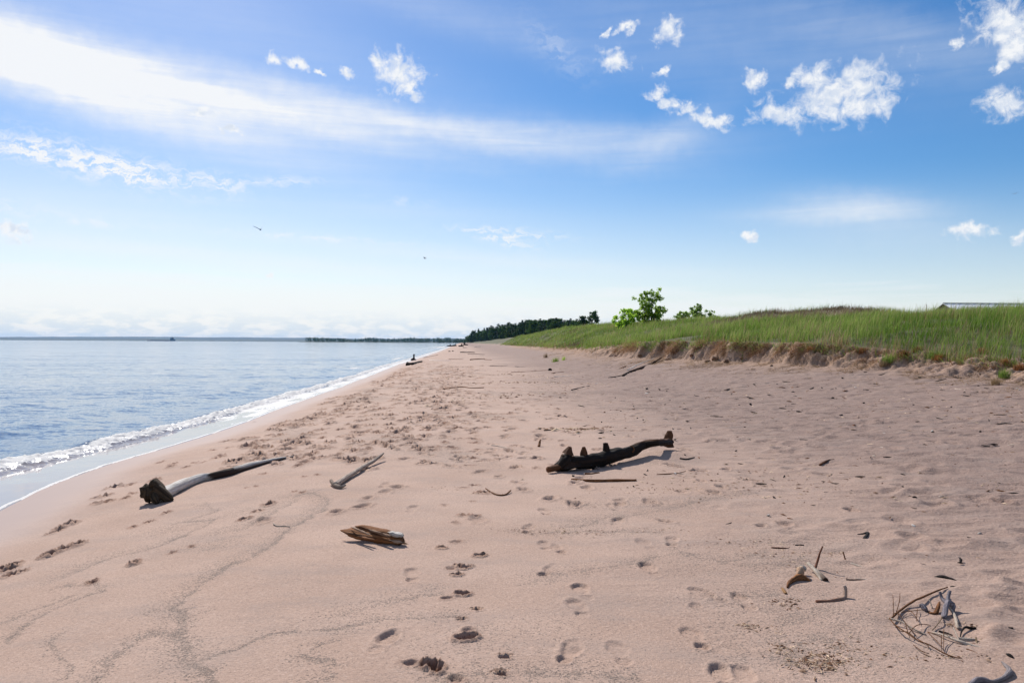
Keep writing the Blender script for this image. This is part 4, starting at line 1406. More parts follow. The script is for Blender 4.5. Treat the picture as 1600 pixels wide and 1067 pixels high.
treeline('shore_wood', -180, 60, 1950, 90, 130, 9.0, 1.2)


# ------------------------------------------------------------------ the hall behind the dune, post, ship, birds
def hall():
    D = 170.0
    near = at(1490, 484, D)
    z_e = near.z
    x0, y0 = near.x, D
    Wd = 7.0
    ridge = at(1477, 475.2, D + Wd / 2).z
    Ln = 46.0
    zb = float(zbase(x0 + 5, y0))
    t = empty('metal_roof_hall', (x0, y0, zb), 'long low hall with pale metal roof and tan gable showing over the dune', 'building')
    M_TAN = plain_material('tan_siding', (0.42, 0.31, 0.22), 0.8, 0, 0.12, 0.7)
    M_ROOF = plain_material('metal_roofing', (0.92, 0.92, 0.93), 0.4, 0.0, 0.12, 0.55)
    M_DARK = plain_material('dark_trim', (0.10, 0.10, 0.11), 0.6)
    h_e, h_r = z_e - zb, ridge - zb
    mb = MB()
    mb.poly([(0, 0, -1), (Ln, 0, -1), (Ln, Wd, -1), (0, Wd, -1), (0, 0, h_e), (Ln, 0, h_e), (Ln, Wd, h_e), (0, Wd, h_e), (0, Wd / 2, h_r), (Ln, Wd / 2, h_r)],
            [(0, 1, 5, 4), (2, 3, 7, 6), (3, 0, 4, 7), (1, 2, 6, 5), (4, 8, 7), (5, 6, 9)])
    mb.build('wall', M_TAN, t, False)
    rf = MB()
    n = 60
    xs = [-0.4 + (Ln + 0.8) * i / n for i in range(n + 1)]
    sl = (h_r - h_e) / (Wd / 2)
    for sgn in (0, 1):
        vs, fs = [], []
        for i, x in enumerate(xs):
            lift = 0.10 + (0.05 if i % 2 else 0.0)
            ye = -0.4 if sgn == 0 else Wd + 0.4
            vs += [(x, ye, h_e - 0.4 * sl + lift), (x, Wd / 2, h_r + lift)]
        for i in range(n):
            a = 2 * i
            fs.append((a, a + 2, a + 3, a + 1) if sgn == 0 else (a, a + 1, a + 3, a + 2))
        rf.poly(vs, fs)
    roof = rf.build('roof', M_ROOF, t, False)
    cap = MB()
    cap.box((-0.4, Wd / 2 - 0.2, h_r + 0.17), (Ln + 0.4, Wd / 2 + 0.2, h_r + 0.3))
    cap.build('ridge_cap', M_DARK, roof, False)
    fb = MB()
    for a, b in (((-0.45, -0.4, h_e - 0.4 * sl), (-0.45, Wd / 2, h_r)), ((-0.45, Wd / 2, h_r), (-0.45, Wd + 0.4, h_e - 0.4 * sl))):
        fb.poly([(a[0], a[1], a[2] - 0.05), (b[0], b[1], b[2] - 0.05), (b[0], b[1], b[2] + 0.16), (a[0], a[1], a[2] + 0.16),
                 (a[0] + 0.04, a[1], a[2] - 0.05), (b[0] + 0.04, b[1], b[2] - 0.05), (b[0] + 0.04, b[1], b[2] + 0.16), (a[0] + 0.04, a[1], a[2] + 0.16)],
                [(0, 1, 2, 3), (4, 7, 6, 5), (0, 4, 5, 1), (3, 2, 6, 7)])
    fb.build('verge_board', M_DARK, t, False)


hall()

p = at(1447, 484, 105)
pb = float(zbase(p.x, p.y))
mb = MB().tube([(0, 0, -0.3), (0.02, 0, (at(1447, 476, 105).z - pb))], [0.07, 0.05], 8, 3, 0.03)
mb.lump((0.02, 0, at(1447, 476, 105).z - pb), 0.075, (1, 1, 0.7), 0.1, 5, 8)
o = mb.build('post', WOOD['grey'])
o.location = (p.x, p.y, pb)
tag(o, 'thin lone post standing behind the dune left of the metal roofed hall', 'post')


def freighter():
    D = 5600.0
    a, b = at(230, 532, D), at(274, 532.4, D)
    L = b.x - a.x
    t = empty('cargo_ship', ((a.x + b.x) / 2, D, SEA), 'long low dark lake freighter on the horizon with its bridge at the right end', 'ship')
    M_HULL = plain_material('ship_hull', (0.06, 0.035, 0.035), 0.6, 0, 0.15, 0.02)
    M_HOUSE = plain_material('ship_house', (0.16, 0.16, 0.18), 0.6, 0, 0.15, 0.05)
    h = L / 2
    mb = MB()
    prof = [(-h, 0.5, 9), (-h * 0.94, 7, 7.5), (-h * 0.85, 11, 6.2), (h * 0.82, 11, 6.2), (h * 0.95, 10, 6.8), (h, 7, 7)]
    vs, fs = [], []
    for x, w, z in prof:
        vs += [(x, -w, -1), (x, w, -1), (x, w, z), (x, -w, z)]
    for i in range(len(prof) - 1):
        q_ = 4 * i
        fs += [(q_, q_ + 4, q_ + 7, q_ + 3), (q_ + 1, q_ + 2, q_ + 6, q_ + 5), (q_ + 3, q_ + 7, q_ + 6, q_ + 2)]
    e = 4 * (len(prof) - 1)
    fs += [(0, 3, 2, 1), (e, e + 1, e + 2, e + 3)]
    mb.poly(vs, fs)
    mb.build('hull', M_HULL, t, False)
    hb_ = MB()
    hb_.box((h * 0.66, -9, 6.15), (h * 0.97, 9, 13))
    hb_.box((h * 0.68, -8.5, 13), (h * 0.86, 8.5, 20))
    hb_.box((h * 0.70, -10, 20), (h * 0.80, 10, 24.5))
    hb_.build('deckhouse', M_HOUSE, t, False)
    fn = MB().tube([(h * 0.85, 0, 19), (h * 0.86, 0, 24)], [3.2, 2.8], 10, 3, 0.02)
    fn.build('funnel', M_HULL, t)
    ms = MB().tube([(h * 0.74, 0, 24), (h * 0.74, 0, 34)], [0.9, 0.5], 6, 3, 0.02)
    ms.build('mast', M_HOUSE, t)
    MB().tube([(-h * 0.92, 0, 7), (-h * 0.92, 0, 15)], [0.6, 0.3], 6, 3, 0.02).build('mast', M_HOUSE, t)
    hc = MB()
    for i in range(14):
        x = -h * 0.78 + i * h * 0.098
        hc.box((x, -7.5, 6.15), (x + h * 0.07, 7.5, 7.2))
    hc.build('hatch_covers', M_HOUSE, t, False)


freighter()

M_GULL = plain_material('gull_plumage', (0.55, 0.57, 0.6), 0.8, 0, 0.15, 5)


def gull(px, py, D, head, roll, up, down, label, span=1.35):
    p = at(px, py, D)
    t = empty('gull', p, label, 'bird', None)
    t.rotation_euler = (0, R(roll), R(head))
    mb = MB()
    s_ = span / 1.35
    # one continuous skin: body, neck, bill, tail
    mb.tube([(0, 0.31 * s_, 0.02), (0, 0.26 * s_, 0.02), (0, 0.20 * s_, 0.02), (0, 0.08, 0), (0, -0.08, -0.005), (0, -0.20 * s_, 0.0), (0, -0.32 * s_, 0.005)], [0.006, 0.018, 0.04, 0.068, 0.07, 0.04, 0.03], 10, 4, 0.03, 0.85)
    mb.poly([(-0.03, -0.26, 0.012), (0.03, -0.26, 0.012), (0.075, -0.42, 0.0), (-0.075, -0.42, 0.0), (-0.03, -0.26, 0.0), (0.03, -0.26, 0.0), (0.075, -0.42, -0.008), (-0.075, -0.42, -0.008)],
            [(0, 3, 2, 1), (4, 5, 6, 7), (0, 1, 5, 4), (2, 3, 7, 6), (1, 2, 6, 5), (3, 0, 4, 7)])
    mb.build('body', M_GULL, t)
    for sgn, ang in ((-1, up), (1, down)):
        w = MB()
        st = [(0.03, 0.10, -0.08, 0.0), (0.17, 0.13, -0.07, 0.02), (0.36, 0.11, -0.06, 0.03), (0.52, 0.04, -0.07, 0.02), (0.67, -0.07, -0.09, -0.01)]
        vs, fs = [], []
        for (x, le, te, dz) in st:
            c, s2 = math.cos(R(ang)), math.sin(R(ang))
            for y, th in ((le, 0.010), (te, 0.004), (te, -0.004), (le, -0.010)):
                vs.append((sgn * s_ * x * c, y * s_, s_ * x * s2 + dz + th))
        for i in range(len(st) - 1):
            for k in range(4):
                a, b_ = 4 * i + k, 4 * i + (k + 1) % 4
                fs.append((a, b_, b_ + 4, a + 4))
        fs += [(0, 3, 2, 1), (16, 17, 18, 19)]
        w.poly(vs, fs)
        w.build('wing', M_GULL, t)


gull(407, 359, 66, 25, 10, 12, 68, 'grey gull with one wing raised high above the lake horizon')
gull(664, 404, 150, 70, 0, 25, 35, 'tiny distant bird near the middle of the sky')
gull(1586, 303, 170, -40, 0, 10, 25, 'tiny distant bird against blue sky at the right edge')


# ------------------------------------------------------------------ driftwood
def path(pts, rr):
    """pts: (px, py, height above the sand of the middle of the stick)"""
    out = []
    for q_ in pts:
        px, py = q_[0], q_[1]
        h = q_[2] if len(q_) > 2 else None
        g = ground(px, py)
        out.append((g, h))
    return [g + Vector((0, 0, (r * 0.55 if h is None else h))) for (g, h), r in zip(out, rr)]


def stick(name, label, cat, pts, rr, mat='brown', group=None, seg=8, rough=0.14, flat=1.0, tone=(0, 0), sub=5):
    if not isinstance(rr, (list, tuple)):
        rr = [rr * (1 - 0.35 * i / max(len(pts) - 1, 1)) for i in range(len(pts))]
    P = path(pts, rr)
    o0 = P[0].copy()
    o = MB().tube([q_ - o0 for q_ in P], rr, seg, sub, rough, flat, tone).build(name, WOOD[mat])
    o.location = o0
    return tag(o, label, cat, group)


# -- the long bleached log at the left
rr = [0.072, 0.062, 0.05, 0.044, 0.05, 0.040, 0.027, 0.006]
P = path([(250, 783), (281, 766), (311, 753), (330, 749), (358, 743), (386, 733), (424, 722), (459, 713)], rr)
o0 = P[0].copy()
t = empty('driftwood_log', o0, 'long bleached grey driftwood log with a dark root mass, lying toward the water', 'driftwood')


def log_wear_shade(tt, a):  # dark worn wood, with the log's shaded side painted in as well
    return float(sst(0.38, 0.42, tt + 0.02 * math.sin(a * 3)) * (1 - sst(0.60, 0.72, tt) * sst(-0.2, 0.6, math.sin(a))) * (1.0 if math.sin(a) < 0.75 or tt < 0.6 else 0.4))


MB().tube([q_ - o0 + Vector((0, 0, r * 0.3)) for q_, r in zip(P, rr)], rr, 14, 9, 0.10, 1.0, log_wear_shade).build('trunk', WOOD['grey'], t)
back = (P[0] - P[1]).normalized()
lat = Vector((back.y, -back.x, 0)).normalized()
rm = MB()
g = P[0] - o0 + Vector((0, 0, 0.04))
if lat.x < 0:
    lat = -lat
rm.lump(g + back * 0.05 - lat * 0.10 + Vector((0, 0, 0.02)), 0.08, (0.9, 0.9, 1.1), 0.28, 12, 18, 1.8)
rm.tube([g + back * -0.02, g + back * 0.06 + lat * -0.04 + Vector((0, 0, 0.09)), g + back * 0.09 + lat * -0.05 + Vector((0, 0, 0.10))], [0.075, 0.06, 0.02], 12, 5, 0.3)
rm.tube([g + lat * -0.06 + Vector((0, 0, 0.10)), g + back * 0.05 + Vector((0, 0, 0.05)), g + back * 0.05 + lat * 0.10 + Vector((0, 0, -0.03)), g + back * 0.05 + lat * 0.15 + Vector((0, 0, -0.06))], [0.045, 0.06, 0.05, 0.02], 12, 5, 0.3)
rm.tube([g + back * 0.02 - lat * 0.03, g + back * 0.12 + Vector((0, 0, -0.03)), g + back * 0.15 + lat * 0.03 + Vector((0, 0, -0.07))], [0.07, 0.05, 0.02], 10, 4, 0.3)
rm.build('root_mass', WOOD['bark'], t)

# -- forked grey stick
rr = [0.030, 0.028, 0.025, 0.022, 0.014]
P = path([(524, 762, 0.03), (538, 753, 0.035), (562, 738, 0.04), (584, 726, 0.05), (599, 719, 0.09)], rr)
o0 = P[0].copy()
t = empty('driftwood_stick', o0, 'grey driftwood stick with a forked foot and its tip raised off the sand', 'driftwood')
MB().tube([q_ - o0 for q_ in P], rr, 10, 7, 0.12).build('shaft', WOOD['drift'], t)
P2 = path([(517, 757, 0.045), (523, 762, 0.03), (532, 764, 0.022), (540, 762, 0.03)], [0.02] * 4)
MB().tube([q_ - o0 for q_ in P2], [0.018, 0.022, 0.018, 0.010], 8, 4, 0.15, 1, (0.6, 0)).build('fork', WOOD['drift'], t)


# -- splintered slab
def slab(mb, A, B, wid, thk, n=14, tone=0.0, jag=0.25, tilt=0.3):
    A, B = Vector(A), Vector(B)
    d = (B - A).normalized()
    side = d.cross(Vector((0, 0, 1))).normalized()
    upv = (side.cross(d) + side * tilt).normalized()
    side = upv.cross(d) * -1
    base = mb.n
    sd = random.uniform(0, 99)
    K_ = 8
    for i in range(n + 1):
        tt = i / n
        taper = min(1, tt / 0.16 + 0.18, (1 - tt) / 0.10 + 0.25)
        for k in range(K_):
            a = 2 * math.pi * (k + 0.5) / K_
            cx, cy = math.cos(a), math.sin(a)
            cx = math.copysign(abs(cx) ** 0.5, cx)
            cy = math.copysign(abs(cy) ** 0.5, cy)
            ns = 1 + jag * mnoise.noise(Vector((sd + k * 1.7, tt * 4, 0))) + 0.5 * jag * mnoise.noise(Vector((sd + k * 3.1, tt * 13, 4)))
            off = 0.02 * mnoise.noise(Vector((k * 2.2 + sd, 7, 0))) * (1 if i in (0, n) else 0)
            mb.v.append(A.lerp(B, tt) + d * off * 2 + side * cx * wid / 2 * taper * ns + upv * cy * thk / 2 * taper * ns)
            mb.g.append((cx, cy, tt * 3))
            mb.tone.append(tone)
            mb.n += 1
    for i in range(n):
        for k in range(K_):
            a, b = base + i * K_ + k, base + i * K_ + (k + 1) % K_
            mb.f4.append((a, b, b + K_, a + K_))
    for i, sgn in ((0, 1), (n, -1)):
        r_ = [base + i * K_ + k for k in range(K_)]
        for k in range(1, K_ - 1):
            mb.f3.append((r_[0], r_[k + 1], r_[k]) if sgn > 0 else (r_[0], r_[k], r_[k + 1]))


ga, gb = ground(540, 842), ground(633, 852)
t = empty('driftwood_slab', ga, 'splintered brown slab of split driftwood with a grey chunk on its right end', 'driftwood')
v = lambda p_, dz, along=0.0, back_=0.0: p_ - ga + Vector((along, back_, dz))
m1 = MB()
slab(m1, v(ga, 0.065, -0.03), v(gb, 0.03, 0.0), 0.085, 0.04, 26, 0, 0.5, 0.5)
m1.build('slab', WOOD['brown'], t)
m2 = MB()
slab(m2, v(ga, 0.093, 0.075, 0.02), v(gb, 0.062, -0.03, 0.03), 0.06, 0.035, 16, 0, 0.4, 0.2)
m2.build('splinter', WOOD['brown'], t)
m3 = MB()
slab(m3, v(ga, 0.045, 0.10, -0.035), v(gb, 0.028, -0.02, -0.03), 0.03, 0.02, 14, 0.8, 0.4, 0)
m3.build('splinter', WOOD['brown'], t)
for (da, db, ra, rb, w_, th_, tn) in ((0.085, 0.075, 0.16, -0.10, 0.022, 0.018, 0.5), (0.035, 0.05, 0.02, -0.22, 0.02, 0.016, 0.0), (0.055, 0.02, 0.22, 0.02, 0.018, 0.014, 0.3), (0.10, 0.085, 0.05, -0.25, 0.016, 0.012, 0.7)):
    m5 = MB()
    slab(m5, v(ga, da, ra, -0.03), v(gb, db, rb, -0.035), w_, th_, 14, tn, 0.6, 0)
    m5.build('splinter', WOOD['brown'], t)
m4 = MB()
slab(m4, v(gb, 0.082, -0.13, 0.05), v(gb, 0.062, -0.02, 0.045), 0.07, 0.03, 10, 0.15, 0.45, 0)
m4.build('grey_chunk', WOOD['grey'], t)


# -- the big dark driftwood
def big_driftwood():
    rr = [0.045, 0.08, 0.088, 0.085, 0.075, 0.07, 0.05, 0.045, 0.042]
    px = [(868, 736), (888, 735), (915, 733), (945, 728), (970, 723), (985, 718), (1005, 711), (1028, 707), (1048, 704)]
    hh = [0.05, 0.075, 0.09, 0.10, 0.10, 0.11, 0.13, 0.125, 0.125]
    P = [ground(a, b) + Vector((0, 0, h)) for (a, b), h in zip(px, hh)]
    o0 = ground(945, 728)
    t = empty('driftwood_tree', o0, 'big dark driftwood trunk with upright pointed branch stubs, half buried at its right end', 'driftwood')
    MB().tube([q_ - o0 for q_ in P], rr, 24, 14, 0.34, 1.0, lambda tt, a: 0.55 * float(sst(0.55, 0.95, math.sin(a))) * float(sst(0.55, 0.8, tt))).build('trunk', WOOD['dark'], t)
    def stub(tip, base, r0, r1, mid=None, tone=(0, 0.4), name='branch_stub', mat='dark'):
        B = ground(base[0], base[1])
        D = B.y
        b_ = at(base[0], base[2], D)
        tp = at(tip[0], tip[1], D)
        pts = [b_, b_.lerp(tp, 0.5) + Vector((0, 0, 0)), tp]
        if mid:
            pts[1] = at(mid[0], mid[1], D)
        MB().tube([q_ - o0 for q_ in pts], [r0, (r0 + r1) * 0.46, r1], 14, 9, 0.42, 1, tone).build(name, WOOD[mat], t)
    stub((891, 698), (888, 735, 730), 0.13, 0.022, (887, 713), (0, 0.5))
    stub((912, 698), (914, 733, 724), 0.072, 0.015, None, (0, 0.9))
    stub((946, 692), (947, 728, 718), 0.06, 0.026, None, (0, 0.1))
    stub((1046, 673), (1044, 704, 697), 0.09, 0.028, (1046, 683), (0.3, 0.8))
    stub((1051, 687), (1046, 704, 690), 0.03, 0.012, None, (0, 0.1))
    # broken sloping flank left of the first stub
    A, B = ground(872, 737), ground(890, 735)
    MB().tube([A - o0 + Vector((0, 0, 0.04)), A.lerp(B, 0.6) - o0 + Vector((0, 0.0, 0.12)), at(890, 706, B.y) - o0], [0.035, 0.07, 0.03], 10, 6, 0.2).build('branch_stub', WOOD['dark'], t)
    # orange broken end
    A, B = ground(856, 739), ground(890, 735)
    MB().tube([A - o0 + Vector((0, 0, 0.04)), A.lerp(B, 0.5) - o0 + Vector((0, 0, 0.055)), B - o0 + Vector((0, -0.02, 0.07))], [0.036, 0.036, 0.05], 10, 6, 0.12, 1, (1, 0.6)).build('broken_end', WOOD['dark'], t)
    # knot hole: a pale ring on the side facing the walker
    c = P[5] - o0
    ax = Vector((0.0, -0.8, 0.35)).normalized()
    e1 = ax.cross(Vector((0, 0, 1))).normalized()
    e2 = e1.cross(ax)
    ring = MB()
    n = 16
    vs, fs = [], []
    for i in range(n):
        a = 2 * math.pi * i / n
        for (rad, dep) in ((0.045, 0.03), (0.040, 0.085), (0.026, 0.085), (0.022, 0.03)):
            vs.append(c + ax * dep + e1 * math.cos(a) * rad + e2 * math.sin(a) * rad * 1.1)
    for i in range(n):
        j = (i + 1) % n
        for k in range(3):
            fs.append((4 * i + k, 4 * j + k, 4 * j + k + 1, 4 * i + k + 1))
    ring.poly(vs, fs)
    ring.build('knot_ring', WOOD['brown'], t)


big_driftwood()

# -- single sticks of the middle beach
stick('driftwood_stick', 'thin straight brown stick lying just in front of the big dark driftwood', 'stick', [(893, 749), (920, 752), (960, 752), (994, 751)], [0.010, 0.016, 0.017, 0.013], 'brown')
stick('driftwood_stick', 'short curved brown stick beside a dark clump left of the big driftwood', 'stick', [(759, 766, 0.02), (770, 771), (780, 774), (790, 773), (798, 769, 0.02)], [0.006, 0.009, 0.009, 0.008, 0.007], 'brown')
stick('driftwood_stick', 'short dark stick lying close under the big driftwood', 'stick', [(914, 741), (925, 741), (936, 739)], 0.014, 'brown')
stick('twig', 'white bent twig on the gritty sand below the long bleached log', 'twig', [(427, 819, 0.01), (433, 822), (445, 822), (453, 823)], 0.005, 'pale')
stick('twig', 'pale thin stick lying left of the big dark driftwood', 'twig', [(768, 696), (782, 698), (799, 702)], 0.010, 'pale')
stick('twig', 'small dark stub standing upright in the sand left of the big driftwood', 'twig', [(842, 698, 0.0), (843, 697, 0.05), (844.5, 697, 0.10)], [0.022, 0.018, 0.008], 'brown')
stick('twig', 'dark crooked twig line right of the big driftwood', 'twig', [(1026, 742), (1046, 741), (1062, 739), (1075, 736), (1100, 737)], [0.008, 0.009, 0.006, 0.005, 0.003], 'brown')
stick('twig', 'dark bent twig right of the big driftwood on the sand pile', 'twig', [(1062, 717), (1072, 718), (1085, 715)], 0.012, 'dark')
stick('twig', 'pale flat splinter high on the dry sand right of the big driftwood', 'twig', [(1155, 680), (1163, 683), (1172, 686)], 0.012, 'pale', flat=0.5)
stick('twig', 'dark curved stick with an orange end on the open dry sand', 'twig', [(1281, 727), (1288, 723), (1295, 720), (1302, 719)], [0.014, 0.016, 0.013, 0.01], 'dark', tone=(1, 0))
stick('twig', 'white splinter lying on the sand under the bank', 'twig', [(1286, 639), (1292, 639), (1299, 639)], 0.016, 'pale', flat=0.5)
stick('twig', 'white stick below the rust brown tufts near the right edge', 'twig', [(1492, 608), (1500, 609), (1509, 610)], 0.013, 'pale')
stick('twig', 'broad dark splinter near the right edge of the dry sand', 'twig', [(1560, 664), (1570, 662), (1581, 663)], 0.018, 'dark', flat=0.6)
stick('twig', 'dark L shaped twig standing out of the sand above the twig pile', 'twig', [(1340, 835), (1349, 834), (1356, 833), (1350, 842), (1344, 848)], [0.006, 0.008, 0.012, 0.012, 0.007], 'dark', flat=0.6)

# -- the small heap at the right: several separate pieces leaning together
stick('twig', 'dark twig standing upright in the heap of bleached pieces', 'twig', [(1272, 893, 0.01), (1277, 890, 0.055), (1281, 889, 0.11), (1285, 888, 0.15)], [0.010, 0.008, 0.006, 0.005], 'red')
stick('driftwood_piece', 'white bleached stick leaning in the middle of the heap', 'driftwood', [(1284, 910, 0.012), (1272, 899, 0.04), (1262, 893, 0.055)], [0.007, 0.012, 0.012], 'pale')
stick('driftwood_piece', 'short pale stick with a charred dark end at the right of the heap', 'driftwood', [(1275, 898, 0.03), (1282, 904, 0.025), (1290, 911, 0.018)], [0.013, 0.017, 0.017], 'pale', tone=(0, 1))
gp = ground(1246, 908)
mb = MB()
rel = lambda px, py, h: ground(px, py, h) - gp
mb.tube([rel(1230, 919, 0.008), rel(1234, 912, 0.016), rel(1244, 909, 0.026), rel(1254, 908, 0.024), rel(1266, 910, 0.012)], [0.007, 0.013, 0.017, 0.016, 0.009], 10, 8, 0.45)
mb.tube([rel(1244, 908, 0.026), rel(1251, 904, 0.05), rel(1253, 902, 0.066)], [0.016, 0.021, 0.012], 10, 6, 0.45, 1, (0.4, 1.0))
o = mb.build('driftwood_piece', WOOD['brown'])
o.location = gp
tag(o, 'gnarled brown and white knot of driftwood at the left of the heap', 'driftwood')
stick('driftwood_piece', 'small white lump of driftwood behind the gnarled knot', 'driftwood', [(1244, 900, 0.04), (1252, 899, 0.05), (1259, 900, 0.04)], [0.010, 0.020, 0.012], 'pale', rough=0.25)
stick('wood_chip', 'orange flat chip at the lower left of the heap', 'wood chip', [(1222, 919), (1225, 924), (1228, 928)], [0.007, 0.011, 0.010], 'orange', flat=0.5)
stick('driftwood_stick', 'reddish brown stick bent up at its right end below the heap', 'driftwood', [(1275, 942), (1295, 941), (1310, 938), (1319, 935), (1321, 933, 0.045), (1319, 932, 0.065)], [0.011, 0.012, 0.012, 0.013, 0.011, 0.010], 'red', tone=(0, 0.75), seg=10, sub=7)
stick('driftwood_stick', 'pale flat stick with a forked dark end right of the heap', 'driftwood', [(1324, 880), (1333, 882), (1342, 885), (1351, 887)], [0.007, 0.009, 0.009, 0.006], 'pale', flat=0.7)
stick('twig', 'short twig standing at the left end of the pale forked stick', 'twig', [(1322, 878, 0.0), (1319, 876, 0.035), (1317, 875, 0.06)], [0.006, 0.005, 0.004], 'brown')
stick('twig', 'dark twig running left from the pale forked stick', 'twig', [(1303, 877), (1312, 878), (1322, 879)], 0.006, 'brown')
stick('driftwood_stick', 'brown stick with a pale knob lying right of the heap', 'driftwood', [(1322, 906), (1330, 907), (1343, 907), (1354, 907)], [0.008, 0.008, 0.007, 0.004], 'red', tone=(0.5, 0))
stick('driftwood_stick', 'long straight straw coloured stick below the pale forked stick', 'driftwood', [(1336, 905), (1360, 907), (1380, 911), (1398, 913)], 0.006, 'pale')
stick('twig', 'thin curved straw on the sand above the twig pile', 'twig', [(1421, 900), (1434, 905), (1446, 910), (1454, 916)], 0.0035, 'straw')
stick('twig', 'long thin dark twig between the heap and the dark shadow strip', 'twig', [(1364, 885), (1376, 890), (1392, 893), (1414, 897)], 0.0035, 'brown')
stick('driftwood_piece', 'small reddish stick lying above the heap', 'driftwood', [(1205, 856), (1218, 857), (1232, 857)], [0.006, 0.008, 0.005], 'red')
stick('driftwood_piece', 'short dark stub above and right of the small reddish stick', 'driftwood', [(1243, 853), (1249, 852), (1256, 852)], 0.008, 'dark')
stick('pit_shadow_strip', 'dark strip laid in a sand pit as its shadow', 'driftwood', [(1459, 903), (1472, 904), (1486, 907), (1499, 911)], [0.010, 0.022, 0.017, 0.006], 'dark', flat=0.6)  # shadow of the sand pit built as solid dark strips
stick('pit_shadow_strip', 'small dark sliver laid as shadow just above the shadow strip', 'driftwood', [(1436, 880), (1447, 886), (1462, 898)], [0.004, 0.014, 0.007], 'dark', flat=0.6)

# -- the twig pile
B = lambda L: [(1380 + 0.15647 * a, 900 + 0.15647 * b) + tuple(r) for a, b, *r in L]
stick('driftwood_stick', 'long brown twig slanting up along the top of the twig pile', 'twig', B([(70, 445, 0.01), (180, 365, 0.02), (300, 300, 0.03), (400, 255, 0.03), (520, 200, 0.03), (640, 140, 0.02)]), [0.005, 0.006, 0.006, 0.006, 0.005, 0.004], 'brown')
gp = ground(1478, 955)
mb = MB()
rel = lambda a, b, h: ground(1380 + 0.15647 * a, 900 + 0.15647 * b, h) - gp
mb.tube([rel(600, 440, 0.015), rel(620, 400, 0.035), rel(640, 360, 0.05), rel(650, 330, 0.06)], [0.010, 0.015, 0.013, 0.011], 10, 5, 0.35)
mb.tube([rel(640, 350, 0.045), rel(650, 330, 0.075), rel(665, 320, 0.10)], [0.014, 0.010, 0.008], 8, 4, 0.2)
mb.tube([rel(640, 350, 0.045), rel(580, 320, 0.06), rel(565, 310, 0.09)], [0.014, 0.009, 0.007], 8, 4, 0.2)
mb.tube([rel(650, 350, 0.04), rel(690, 340, 0.035), rel(700, 360, 0.01)], [0.016, 0.014, 0.008], 8, 4, 0.25)
o = mb.build('driftwood_root', WOOD['slate'])
o.location = gp
tag(o, 'purple grey knotted root with short branch ends in the twig pile', 'driftwood')
stick('driftwood_piece', 'jointed pale stick running down right from the knotted root', 'driftwood', B([(650, 360, 0.03), (690, 390, 0.02), (720, 440, 0.015), (735, 490), (745, 525)]), [0.006, 0.008, 0.009, 0.010, 0.006], 'pale', tone=(0, 0.3))
stick('driftwood_piece', 'white grey lump left of the knotted root', 'driftwood', B([(360, 345, 0.03), (395, 350, 0.03), (430, 370, 0.015)]), [0.010, 0.016, 0.010], 'slate', rough=0.3)
stick('driftwood_piece', 'curved brown bark piece between the white lump and the knotted root', 'driftwood', B([(440, 365), (480, 385), (520, 385), (545, 360, 0.03), (560, 330, 0.04)]), [0.007, 0.012, 0.013, 0.011, 0.006], 'brown')
stick('twig', 'short pale twig tip standing over the white lump', 'twig', B([(490, 340, 0.01), (470, 320, 0.035), (455, 310, 0.05)]), 0.004, 'pale')
stick('twig', 'pale short twig right of the knotted root', 'twig', B([(725, 290), (745, 305), (765, 325)]), 0.005, 'pale')
stick('driftwood_stick', 'pale straight stick at the left of the twig pile', 'driftwood', B([(50, 445, 0.015), (180, 490, 0.02), (300, 550, 0.015), (430, 590)]), 0.006, 'pale')
stick('driftwood_stick', 'longest pale stick at the lower right of the twig pile', 'driftwood', B([(490, 560), (600, 610, 0.012), (740, 665, 0.012), (860, 690), (980, 720)]), [0.004, 0.006, 0.008, 0.008, 0.006], 'pale')
stick('twig', 'white twig crossing the longest pale stick', 'twig', B([(700, 570, 0.03), (730, 625, 0.022), (765, 675, 0.012)]), 0.004, 'pale')
stick('driftwood_stick', 'short flat pale stick above the longest pale stick', 'driftwood', B([(745, 632), (830, 638), (920, 640)]), [0.008, 0.009, 0.007], 'pale')
stick('twig', 'small twig bent down at the end of the short flat pale stick', 'twig', B([(925, 640, 0.015), (935, 670), (945, 700)]), 0.005, 'straw')
stick('twig', 'dark thin twig left of the short flat pale stick', 'twig', B([(555, 550), (620, 565), (690, 590)]), 0.005, 'dark')
stick('twig', 'dark hooked twig above the short flat pale stick', 'twig', B([(770, 600), (785, 560, 0.01), (820, 530, 0.012), (870, 522), (925, 520)]), [0.003, 0.004, 0.006, 0.007, 0.005], 'dark')
stick('twig', 'short dark stick under the longest pale stick', 'twig', B([(830, 735), (880, 750), (940, 775)]), 0.006, 'brown')
stick('twig', 'long thin dark twig trailing right from the longest pale stick', 'twig', B([(985, 730), (1080, 735), (1200, 745), (1330, 765)]), 0.003, 'dark')
stick('twig', 'thin bare twig between the knotted root and the pale stick', 'twig', B([(585, 440, 0.02), (560, 490, 0.02), (490, 555, 0.01)]), 0.003, 'straw')
gp = ground(1415, 990)
t = empty('dead_branch', gp, 'tangled dead branch of very fine dark twigs in the twig pile', 'branch')
